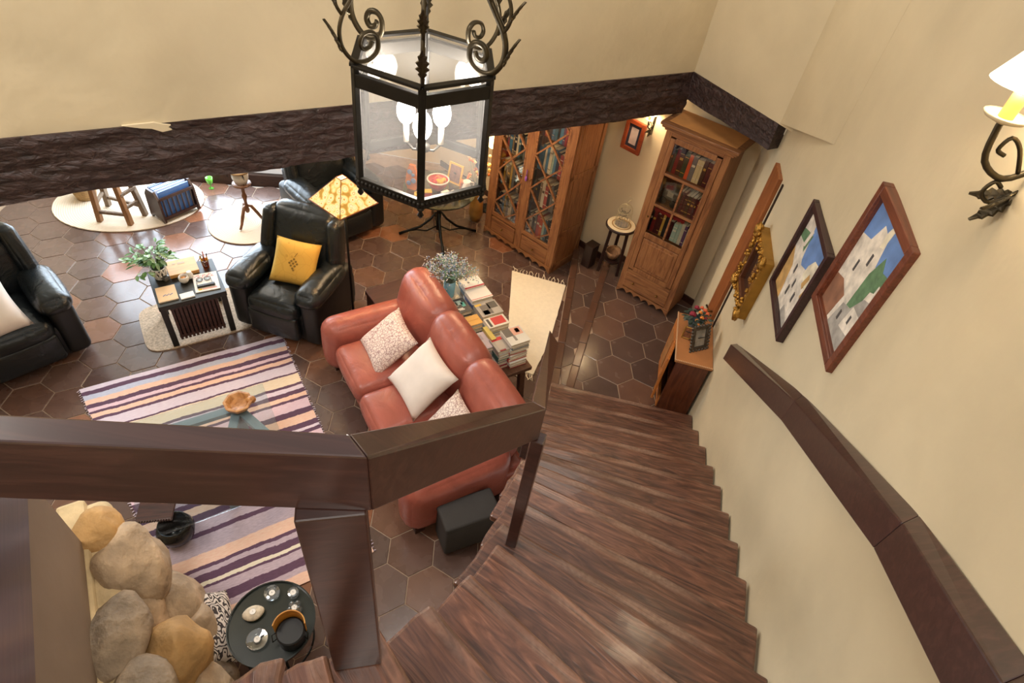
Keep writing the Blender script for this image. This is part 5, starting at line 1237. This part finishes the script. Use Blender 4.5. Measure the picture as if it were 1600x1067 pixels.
sml = [(1, [(-.2, .1), (1, .1), (1, 1), (-.5, 1)]), (3, [(-1, .1), (-.4, .25), (-.3, .7), (-.7, .6), (-1, .5)]), (0, [(-1, -.4), (.9, -1), (1, -.1), (.6, .0), (.35, .25), (-.1, .1), (-.6, .35), (-1, .3)]), (2, [(-1, -1), (-.35, -1), (-.55, -.2), (-1, .05)]), (7, [(.25, .1), (.8, .0), (.95, .3), (.75, .65), (.5, .6), (.3, .35)]), (2, [(.45, .0), (.6, -.05), (.72, .3), (.6, .35)]), (2, [(.7, -.15), (.85, -.2), (.95, .1), (.82, .15)]), (0, [(-.6, .3), (-.45, .35), (-.35, .75), (-.5, .78)]), (6, [(-.3, -.2), (-.22, -.22), (-.22, -.02), (-.3, 0)]), (6, [(.05, -.35), (.12, -.37), (.12, -.18), (.05, -.16)]), (6, [(.38, -.5), (.46, -.52), (.46, -.3), (.38, -.28)]), (6, [(-.1, -.65), (-.03, -.67), (-.03, -.45), (-.1, -.43)]), (4, [(.2, -.95), (.8, -1), (.8, -.85), (.25, -.75)])]
picture('framed_painting', 'larger framed painting of white houses under blue sky, nearest the wall light', 'painting', (1.522, 2.30, 2.80), rad(-97), .57, .68, .045, .05, FRW, None, PC, big)
picture('framed_painting', 'smaller framed painting of a white village with ochre arch, beside the gilt frame', 'painting', (1.60, 2.965, 2.35), rad(-97), .60, .62, .035, .045, FRD, None, PC, sml)
GILT = plain('carved_gilt', 'B08238', .36, .75, var=.4, scale=30, bmp=.9, bd=.02)
gm = thing('gilt_mirror', 'ornate carved gilt frame beside the door in the right wall', 'mirror', (1.672, 3.63, 1.83), rad(-97))
w_, h_ = .48, .50
m = MB()
for s in (-1, 1): m.box((s * (w_ / 2 - .03), -.035, 0), (.06, .07, h_)); m.box((0, -.035, s * (h_ / 2 - .03)), (w_ - .12, .07, .06))
m.build('frame_body', plain('gilt_side', 'A87E38', .4, .7, var=.25), gm, bevel=.004)
m = MB()
for k in range(120):
    q = R.random() * 4; s = int(q); u = (q - s) - .5
    x, z = ((u * w_, h_ / 2 - .04), (u * w_, -h_ / 2 + .04), (w_ / 2 - .04, u * h_), (-w_ / 2 + .04, u * h_))[s]
    m.ell((x + R.uniform(-.028, .028), -.075 + R.uniform(-.012, .012), z + R.uniform(-.028, .028)), (R.uniform(.010, .020), .014, R.uniform(.010, .020)), 6, 5)
for sx in (-1, 1):
    for sz in (-1, 1): m.ell((sx * (w_ / 2 - .02), -.08, sz * (h_ / 2 - .02)), (.05, .025, .05), 9, 6, jit=.5, seed=sx + 2 * sz)
tag(m.build('carved_ornament', GILT, gm, smooth=True), None, None, kind='stuff')
m = MB()
for s in (-1, 1): m.box((s * (w_ / 2 - .075), -.045, 0), (.035, .04, h_ - .12)); m.box((0, -.045, s * (h_ / 2 - .075)), (w_ - .18, .04, .035))
m.build('inner_slip', plain('dark_slip', '5A3420', .4, .2), gm, bevel=.006)
MB().box((0, -.03, 0), (w_ - .18, .006, h_ - .18)).build('mirror_glass', plain('mirror_silver', 'B9A89A', .06, .95), gm)
fr2 = thing('framed_print', 'small red brown frame with dark mount and pale print on the back wall', 'picture', (*wb(.865, .004), 1.69), math.atan2(WB0[1] - WB1[1], WB0[0] - WB1[0]))
m = MB()
for s in (-1, 1): m.box((s * .095, -.016, 0), (.042, .032, .32)); m.box((0, -.016, s * .139), (.15, .032, .042))
m.build('frame_side', wood('cherry_frame', [(.3, '8A3A1E'), (.7, 'A8512C')], rough=.35), fr2, bevel=.005)
MB().box((0, -.010, 0), (.155, .006, .245)).build('mount', plain('dark_mount', '2E3344', .7), fr2)
MB().box((0, -.014, 0), (.085, .004, .17)).build('print', plain('pale_print', 'D9C4BC', .7, var=.1, scale=20), fr2)

# ------------------------------------------------------------------ far left: stool, basket, magazine rack, plant stand
OAK = wood('weathered_oak', [(.3, '7A5434'), (.6, '9A6C42'), (.8, '84603F')], (9, 9, 1), .6, .3); GOAK = wood('grey_oak', [(.3, '5E4C3C'), (.7, '86705A')], (9, 9, 1), .65, .3)
sto = thing('rustic_stool', 'rustic wooden stool with rough legs and rungs on the cream oval rug', 'stool', (-4.60, 5.30, .015), rad(4))
L4 = [(-.17, -.16), (.16, -.15), (.22, .06), (-.24, .15)]
for i, (x, y) in enumerate(L4): MB().bar((x * .75, y * .75, .62), (x, y, 0), .05, .06).build('leg', OAK if i < 2 else GOAK, sto, bevel=.006)
for (a, b, z) in ((0, 1, .12), (1, 2, .2), (2, 3, .12), (3, 0, .2), (1, 2, .36)): MB().bar((*[q * .95 for q in L4[a]], z), (*[q * .95 for q in L4[b]], z), .03, .035).build('rung', GOAK, sto, bevel=.004)
MB().rbox((0, 0, .64), (.46, .42, .05), .02).build('seat', OAK, sto, smooth=True)
bw = thing('wicker_basket', 'round wicker basket on the left end of the oval rug', 'basket', (-5.16, 5.52, .015), 0)
MB().lathe([(.10, 0), (.125, .10), (.135, .19), (.128, .19), (.115, .1), (.09, .01)], 24).build('basket_body', plain('straw_wicker', 'A8875A', .85, var=.3, scale=45, bmp=.6, bd=.01), bw, smooth=True)
MRW = wood('magazine_rack_wood', [(.3, '2A1712'), (.7, '45261C')], rough=.4)
mr = thing('magazine_rack', 'dark wooden spindle magazine rack full of blue and white magazines', 'magazine rack', (-4.10, 5.52, .015), rad(62))
for x in (-.21, .21):
    MB().prism([(-.11, 0), (-.07, .04), (.07, .04), (.11, 0), (.14, .02), (.12, .30), (.06, .38), (-.06, .38), (-.12, .30), (-.14, .02)], -.012, .012, M=Matrix(((0, 0, 1, x), (1, 0, 0, 0), (0, 1, 0, 0), (0, 0, 0, 1)))).build('end_panel', MRW, mr)
for y in (-.115, .115):
    for z in (.06, .30): MB().box((0, y, z), (.40, .018, .03)).build('rail', MRW, mr)
    for k in range(7): MB().box((-.165 + k * .055, y, .18), (.012, .010, .22)).build('spindle', MRW, mr)
MB().box((0, 0, .055), (.40, .22, .012)).build('rack_floor', MRW, mr)
for k, (cl, nm) in enumerate((('4F78B8', 'blue'), ('E2E6EC', 'white'), ('6D93C8', 'pale blue'), ('DADFE6', 'off white'), ('3A5C96', 'dark blue'), ('C4D3E8', 'ice blue'))):
    y = -.085 + k * .033; c, s = math.cos(rad(62)), math.sin(rad(62))
    o = MB().box((0, 0, .155), (.36, .016, .31)).build('magazine', plain('mag_' + cl, cl, .35, var=.1), loc=(-4.10 - y * s, 5.52 + y * c, .0785), rot=(rad(-4 if k else 0), 0, rad(62)))
    tag(o, '%s magazine standing in the dark spindle magazine rack' % nm, 'magazine', 'magazines in the rack')
TPW = wood('turned_brown_wood', [(.3, '5E3A22'), (.7, '85583A')], (9, 9, 1), .4)
tp = thing('tripod_stand', 'turned wooden tripod plant stand on the round jute rug', 'plant stand', (-3.25, 5.56, .016), 0)
MB().lathe([(.02, .15), (.03, .18), (.02, .22), (.016, .30), (.03, .36), (.018, .40), (.02, .46), (.035, .50), (.10, .51), (.10, .525), (0, .525)], 14).build('column', TPW, tp, smooth=True)
for k in range(3):
    a = rad(-100 + 120 * k); e = (math.cos(a), math.sin(a))
    MB().tube([(e[0] * .015, e[1] * .015, .24), (e[0] * .05, e[1] * .05, .23), (e[0] * .10, e[1] * .10, .14), (e[0] * .14, e[1] * .14, .06), (e[0] * .18, e[1] * .18, .012)], [.016, .02, .02, .016, .014], 8).build('leg', TPW, tp, smooth=True)
pl = thing('cachepot', 'white pot with tan wooden rim in an iron cradle on the tripod stand', 'pot', (-3.25, 5.56, .5415), 0)
MB().lathe([(.06, 0), (.085, .06), (.095, .15), (.088, .15), (.07, .04)], 20).build('pot', plain('white_stoneware', 'D9D2C8', .5, var=.1), pl, smooth=True)
MB().lathe([(.085, .15), (.115, .152), (.118, .168), (.085, .17)], 24, cap=False).build('rim', plain('tan_rim', 'A98558', .5), pl, smooth=True)
for k in range(4):
    a = rad(45 + 90 * k); MB().tube([((.06 + .04 * q / 5) * math.cos(a), (.06 + .04 * q / 5) * math.sin(a), .003 + .15 * q / 5) for q in range(6)] + [(.13 * math.cos(a), .13 * math.sin(a), .13), (.125 * math.cos(a), .125 * math.sin(a), .10)], .004, 5).build('cradle_strap', BLKM, pl, smooth=True)
gg = thing('goblet', 'small bright green glass goblet on the floor by the glazed door', 'goblet', (-3.99, 6.13, .002), 0)
GRG = plain('green_glass', '63B23C', .15, var=.1, coat=.4)
MB().lathe([(.03, 0), (.03, .006), (.007, .015), (.007, .05), (.034, .08), (.042, .15), (.037, .15), (.03, .09), (.004, .07)], 18).build('goblet_body', GRG, gg, smooth=True)

# ------------------------------------------------------------------ iron table with painted ornaments behind the lantern
it = thing('iron_table', 'wrought iron pedestal table with round glass top behind the lantern', 'table', (-1.12, 6.02, 0), 0)
MB().tube([(0, 0, .06), (0, 0, .58)], .028, 10).build('column', BLKM, it, smooth=True)
for k in range(4):
    a = rad(20 + 90 * k); e = (math.cos(a), math.sin(a)); m = MB()
    m.tube([(e[0] * .03, e[1] * .03, .30), (e[0] * .10, e[1] * .10, .20), (e[0] * .22, e[1] * .22, .10), (e[0] * .36, e[1] * .36, .05), (e[0] * .47, e[1] * .47, .012)], [.012, .014, .015, .015, .018], 7)
    m.tube([(e[0] * .03, e[1] * .03, .10), (e[0] * .14, e[1] * .14, .04), (e[0] * .26, e[1] * .26, .06), (e[0] * .34, e[1] * .34, .05)], .009, 6)
    m.tube([(e[0] * .03, e[1] * .03, .35), (e[0] * .12, e[1] * .12, .45), (e[0] * .24, e[1] * .24, .53), (e[0] * .34, e[1] * .34, .585)], .010, 6)
    m.build('scroll_leg', BLKM, it, smooth=True)
MB().tube([(.40 * math.cos(2 * PI * k / 36), .40 * math.sin(2 * PI * k / 36), .592) for k in range(37)], .012, 6).build('rim', BLKM, it, smooth=True)
MB().lathe([(0, .604), (.42, .604), (.42, .614), (0, .614)], 40).build('glass_top', glass('table_glass', 'DCE9E4', .12), it)
IZ = .6155
ORG = plain('painted_orange', 'D87A34', .45, var=.2, scale=18); CRD = plain('painted_red', 'C0392F', .45, var=.2, scale=18); PBL = plain('painted_blue', '7E93B8', .45); PWH = plain('painted_white', 'E9E2DA', .4); PYL = plain('painted_yellow', 'E0B03A', .45)
o1 = thing('painted_totem', 'orange painted ornament with blue discs at the left of the iron table', 'ornament', (-1.42, 5.92, IZ), rad(-10))
MB().prism([(-.05, 0), (.05, 0), (.075, .08), (.06, .2), (.03, .30), (-.03, .30), (-.06, .2), (-.075, .08)], -.02, .02, M=Matrix(((1, 0, 0, 0), (0, 0, 1, 0), (0, 1, 0, 0), (0, 0, 0, 1)))).build('board', ORG, o1)
for x, z, r in ((-.02, .22, .028), (.025, .12, .03), (-.03, .08, .026), (.02, .19, .02)): MB().lathe([(r, -.006), (r, .006), (r * .5, .010)], 14, M=rot3(rad(90), 0, 0)).build('disc', PBL, o1, loc=(x, -.024, z))
o2 = thing('painted_bowl', 'red and orange bowl with white rim in the middle of the iron table', 'bowl', (-1.14, 6.00, IZ), 0)
MB().lathe([(.05, 0), (.09, .05), (.125, .13), (.118, .13), (.08, .05), (.03, .015)], 24).build('bowl_body', CRD, o2, smooth=True)
MB().tube([(.122 * math.cos(2 * PI * k / 28), .122 * math.sin(2 * PI * k / 28), .13) for k in range(29)], .009, 6).build('rim', PWH, o2, smooth=True)
for k in range(9):
    a = k * 2.4; MB().ell((.06 * math.cos(a) * (k / 9 + .2), .06 * math.sin(a) * (k / 9 + .2), .115), (.032, .032, .03), 9, 6).build('fruit', (ORG, CRD, PYL)[k % 3], o2, smooth=True)
o3 = thing('photo_frame', 'brown picture in a bright yellow frame standing on the iron table', 'photo frame', (-.99, 6.18, IZ), rad(-24))
MT = rot3(rad(-12), 0, 0); m = MB()
for x in (-.085, .085): m.box((x, 0, .12), (.02, .016, .24), M=MT)
for z in (.01, .23): m.box((0, 0, z), (.15, .016, .02), M=MT)
m.build('frame', PYL, o3); MB().box((0, .002, .12), (.15, .006, .20), M=MT).build('photo', plain('brown_photo', '8A6458', .5, var=.3, scale=20), o3); MB().bar((0, .01, .14), (0, .10, .0), .03, .006).build('easel_back', MATS['easel_black'], o3)
o4 = thing('giraffe_figurine', 'orange long necked animal figurine on the right of the iron table', 'figurine', (-.86, 6.08, IZ), rad(-30))
m = MB().ell((0, 0, .10), (.05, .026, .032), 12, 8)
for x, y in ((-.03, -.014), (-.03, .014), (.03, -.014), (.03, .014)): m.tube([(x, y, .10), (x, y, 0)], [.011, .008], 6)
m.tube([(.03, 0, .11), (.055, 0, .17), (.07, 0, .23)], [.02, .014, .012], 8).ell((.085, 0, .24), (.03, .013, .014), 9, 6); m.build('body', ORG, o4, smooth=True)
m = MB()
for y in (-.008, .008): m.tube([(.068, y, .245), (.064, y * 1.4, .268)], .003, 5)
m.build('horns', plain('horn_brown', '6B4426', .6), o4)
o5 = thing('white_pitcher', 'white pitcher with small blue motif at the right edge of the iron table', 'pitcher', (-.80, 5.93, IZ), rad(40))
MB().lathe([(.045, 0), (.065, .06), (.055, .13), (.036, .18), (.044, .21), (.038, .21), (.03, .17)], 18).build('pitcher_body', PWH, o5, smooth=True)
MB().tube([(.04, 0, .19), (.09, 0, .17), (.095, 0, .10), (.06, 0, .06)], .008, 6).build('handle', PWH, o5, smooth=True); MB().ell((0, -.06, .07), (.018, .006, .022), 8, 6).build('motif', PBL, o5)
for i, (x, y, cl, nm, rz) in enumerate(((-1.02, 5.86, '8E949C', 'slate grey', 50), (-1.22, 5.82, 'C23A38', 'red', 20), (-.93, 5.88, 'A7ADB2', 'pale grey', -35))):
    t = thing('gift_box', '%s little painted box among the ornaments on the iron table' % nm, 'box', (x, y, IZ), rad(rz))
    MB().box((0, 0, .03), (.09, .07, .06)).build('box_body', plain('box_' + cl, cl, .5), t, bevel=.004); MB().box((0, 0, .065), (.094, .074, .012)).build('box_lid', PWH if i != 1 else PYL, t, bevel=.003)
for i, (x, y) in enumerate(((-1.33, 5.76), (-1.26, 5.70))):
    t = thing('candle_jar', ('yellow candle jar', 'green grey candle jar')[i] + ' at the near left rim of the iron table', 'candle', (x, y, IZ), 0)
    MB().lathe([(.022, 0), (.03, .03), (.028, .06), (.02, .05)], 14).build('jar', (PYL, plain('grey_green_glaze', '7F8F80', .4))[i], t, smooth=True); MB().tube([(0, 0, .05), (0, 0, .068)], .002, 5).build('wick', POTIN, t)
dv = thing('dried_flower_vase', 'tall vase of dried orange flowers in the glowing corner by the wide bookcase', 'vase', (-.73, 6.45, 0), 0)
MB().lathe([(.06, 0), (.09, .10), (.08, .26), (.045, .36), (.055, .40), (.045, .40), (.035, .35)], 18).build('vase_body', plain('glazed_ochre', 'A8783A', .3, var=.3), dv, smooth=True)
m = MB(); s_ = MB()
for k in range(34):
    a = R.uniform(0, 2 * PI); r = R.uniform(.02, .16); p = (r * math.cos(a), r * math.sin(a), R.uniform(.58, .85)); s_.tube([(0, 0, .36), (p[0] * .5, p[1] * .5, .55), p], .0025, 4)
    m.ell(p, (.022, .022, .02), 7, 5, R.choice((0, 1, 2)))
m.build('blossoms', [ORG, plain('dry_gold', 'D9B054', .8), plain('dry_cream', 'EAD7A8', .8)], dv, smooth=True); s_.build('stems', plain('dry_stem', '8F9C86', .8), dv)
gl = thing('globe_lamp', 'lit yellow globe lamp on a thin stand in the corner by the wide bookcase', 'floor lamp', (-.62, 6.74, 0), 0)
MB().lathe([(.11, 0), (.11, .012), (.012, .025)], 20).build('base', BLKM, gl, smooth=True); MB().tube([(0, 0, .02), (0, 0, .86)], .009, 8).build('pole', BLKM, gl, smooth=True)
MB().ell((0, 0, .96), (.10, .10, .11), 18, 12).build('globe_shade', emit('globe_glow', 'FFDFA0', 3.0), gl, smooth=True)
lamp('globe_lamp_light', 'POINT', (-.62, 6.62, 1.10), 13, (1, .68, .34), .12)

# ------------------------------------------------------------------ glass coffee table on the rug
FRG = plain('blue_grey_frame', '8A979D', .45, .05, var=.06)
ct = thing('coffee_table', 'square glass coffee table with blue grey frame on the striped rug', 'coffee table', (*az(-3.01, -.26), .014), rad(37))
CG = glass('coffee_glass', 'F1F6F7', .06)
MB().box((0, .0, .425), (1.0, 1.02, .012)).build('glass_top', CG, ct, bevel=.003)
# apex block under the bowl with three bars: local from world
def cl(x, y): c, s = math.cos(rad(-37)), math.sin(rad(-37)); o = ct.location; dx, dy = x - o.x, y - o.y; return (dx * c - dy * s, dx * s + dy * c)
ax_, ay_ = cl(-2.02, 2.70)
for a_, L in ((180, .66), (-68, .62), (-112, .62)):
    MB().bar((ax_, ay_, .395), (ax_ + L * math.cos(rad(a_)), ay_ + L * math.sin(rad(a_)), .395), .068, .04).build('frame_bar', FRG, ct, bevel=.004)
for x, y in ((ax_, ay_), (ax_ - .60, ay_), (ax_ + .22, ay_ - .56), (ax_ - .22, ay_ - .56)): MB().box((x, y, .19), (.07, .07, .38)).build('leg', FRG, ct, bevel=.004)
wbw = thing('wooden_bowl', 'chunky carved wooden bowl at the corner of the glass coffee table', 'bowl', (-2.0, 2.70, .4465), rad(20))
m = MB(); n = 16
m.lathe([(.05, 0), (.095, .02), (.11, .06), (.09, .062), (.06, .03), (.02, .022)], 8); m.ell((.09, .02, .04), (.04, .035, .03), 8, 6)
m.build('bowl_body', wood('carved_bowl_wood', [(.3, '8F5A2C'), (.6, 'C28A52'), (.8, 'E0B07C')], (5, 5, 5), .4), wbw, bevel=.004)
try_ = thing('carved_tray', 'dark carved wooden tray with toothed edge on the near end of the coffee table', 'tray', (-2.13, 1.76, .4465), rad(17))
MB().box((0, 0, .012), (.22, .15, .024)).build('tray_body', MRW, try_, bevel=.004)
m = MB()
for k in range(14): m.box((-.104 + k * .016, -.078, .016), (.009, .010, .014))
for k in range(14): m.box((-.104 + k * .016, .078, .016), (.009, .010, .014))
tag(m.build('toothed_edge', MRW, try_), None, None, kind='stuff')
db = thing('dark_bowl', 'big dark curved pot under the near end of the glass coffee table', 'pot', (-2.11, 1.80, .014), 0)
MB().lathe([(.07, 0), (.11, .06), (.125, .13), (.10, .20), (.09, .20), (.11, .13), (.07, .03)], 26).build('pot_body', plain('dark_glaze', '1E1C1A', .2, var=.2), db, smooth=True)

# ------------------------------------------------------------------ round black side table with candle holders
rt = thing('round_table', 'low round black tray table by the fireplace carrying candle holders', 'side table', (-1.125, 1.205, 0), 0)
GRN = plain('dark_green_lacquer', '252B27', .22, var=.1)
MB().lathe([(0, .44), (.245, .44), (.25, .446), (.25, .468), (.243, .468), (.243, .452), (0, .452)], 44).build('tray_top', GRN, rt)
for k in range(3):
    a = rad(-50 + 120 * k); MB().tube([(.20 * math.cos(a), .20 * math.sin(a), .44), (.235 * math.cos(a), .235 * math.sin(a), 0)], .008, 7).build('leg', BLKM, rt, smooth=True)
MB().tube([(.21 * math.cos(2 * PI * k / 30), .21 * math.sin(2 * PI * k / 30), .16) for k in range(31)], .006, 6).build('leg_ring', BLKM, rt, smooth=True)
KZ = .4525
WAX = plain('white_wax', 'F1EDE6', .5); CLG = glass('clear_glass', 'EEF2F2', .22, .10, 'FFFFFF')
def tealight(t, z=.012):
    MB().lathe([(.018, 0), (.018, .014), (.016, .012), (0, .012)], 16, c=(0, 0, z)).build('tealight', WAX, t, smooth=False)
    MB().tube([(0, 0, z + .01), (0, 0, z + .022)], .0012, 4).build('wick', POTIN, t)
h1 = thing('candle_holder', 'oval pebble candle holder at the left edge of the round black table', 'candle holder', (-1.245, 1.235, KZ), rad(30))
MB().ell((0, 0, .022), (.062, .045, .024), 20, 10, jit=.08, seed=4).build('pebble', plain('speckled_pebble', 'CFC0A8', .7, var=.2, scale=60), h1, smooth=True); tealight(h1, .038)
h2 = thing('candle_holder', 'wide clear glass dish with tealight at the front left of the round black table', 'candle holder', (-1.165, 1.10, KZ), 0)
MB().lathe([(.02, 0), (.055, .012), (.062, .022), (.058, .022), (.02, .008)], 28).build('glass_dish', CLG, h2, smooth=True); tealight(h2, .010)
h3 = thing('candle_holder', 'faceted round glass candle holder at the back of the round black table', 'candle holder', (-1.185, 1.365, KZ), 0)
MB().lathe([(.03, 0), (.044, .012), (.046, .04), (.03, .044), (.022, .03), (.02, .014)], 12).build('glass_cup', CLG, h3); tealight(h3, .02)
h4 = thing('candle_holder', 'small glass candle holder at the right back edge of the round black table', 'candle holder', (-1.06, 1.385, KZ), 0)
MB().lathe([(.024, 0), (.032, .012), (.032, .05), (.022, .052), (.018, .016)], 10).build('glass_cup', CLG, h4); tealight(h4, .03)
h5 = thing('candle_holder', 'petal shaped glass candle holder at the right of the round black table', 'candle holder', (-1.02, 1.30, KZ), 0)
m = MB()
for k in range(5): a = k * 2 * PI / 5; m.ell((.028 * math.cos(a), .028 * math.sin(a), .028), (.02, .02, .028), 10, 7)
m.build('glass_petals', CLG, h5, smooth=True); tealight(h5, .03)
h6 = thing('drum_lantern', 'black drum lantern wrapped by a curved honey wood band on the round black table', 'lantern', (-.978, 1.150, KZ), rad(14)); h6.scale = (.80, .80, .95)
MB().lathe([(.096, 0), (.10, .005), (.10, .10), (.09, .105), (0, .105)], 32).build('drum', BLKB, h6, smooth=False)
m = MB(); n = 26; vs = []
for i in range(n + 1):
    a = rad(5 + 170 * i / n)
    for r, z in ((.103, .06), (.110, .06), (.114, .185), (.106, .185)): vs.append((r * math.cos(a), r * math.sin(a), z))
m.add(vs, [(i * 4 + j, i * 4 + (j + 1) % 4, (i + 1) * 4 + (j + 1) % 4, (i + 1) * 4 + j) for i in range(n) for j in range(4)] + [(3, 2, 1, 0), tuple(range(n * 4, n * 4 + 4))])
m.build('wood_band', wood('band_honey', [(.3, 'B87726'), (.7, 'D99A3E')], (3, 3, 20), .4), h6)
for sx in (-1, 1): MB().tube([(sx * .10, 0, .09), (sx * .125, -.02, .10), (sx * .12, -.05, .06), (sx * .098, -.02, .04)], .004, 6).build('handle', BLKM, h6, smooth=True)
def swirl_mat(name, base, ink, scale):
    m, nt, b = newmat(name); v = coord(nt)
    wv = N(nt, 'ShaderNodeTexWave', wave_type='RINGS', rings_direction='SPHERICAL'); wv.inputs['Scale'].default_value = scale; wv.inputs['Distortion'].default_value = 16; wv.inputs['Detail'].default_value = 1.2; wv.inputs['Detail Scale'].default_value = 1.6
    nt.links.new(v, wv.inputs[0]); r = ramp(nt, [(.0, ink), (.40, base), (.9, base)], 'CONSTANT'); nt.links.new(wv.outputs[0], r.inputs[0])
    nt.links.new(r.outputs[0], b.inputs['Base Color']); b.inputs['Roughness'].default_value = .9; return m
PAIS = swirl_mat('black_white_damask', 'E6DCD2', '453C3A', 9)
pc = pillow('black on white damask floor cushion standing between boulders and round table', (-1.49, 1.17, .33), facing(.60, .45, .78, rad(8)), .50, .12, PAIS)
pc.scale = (1, .62, 1); pc.rotation_euler = facing(.62, .47, .70, rad(0))
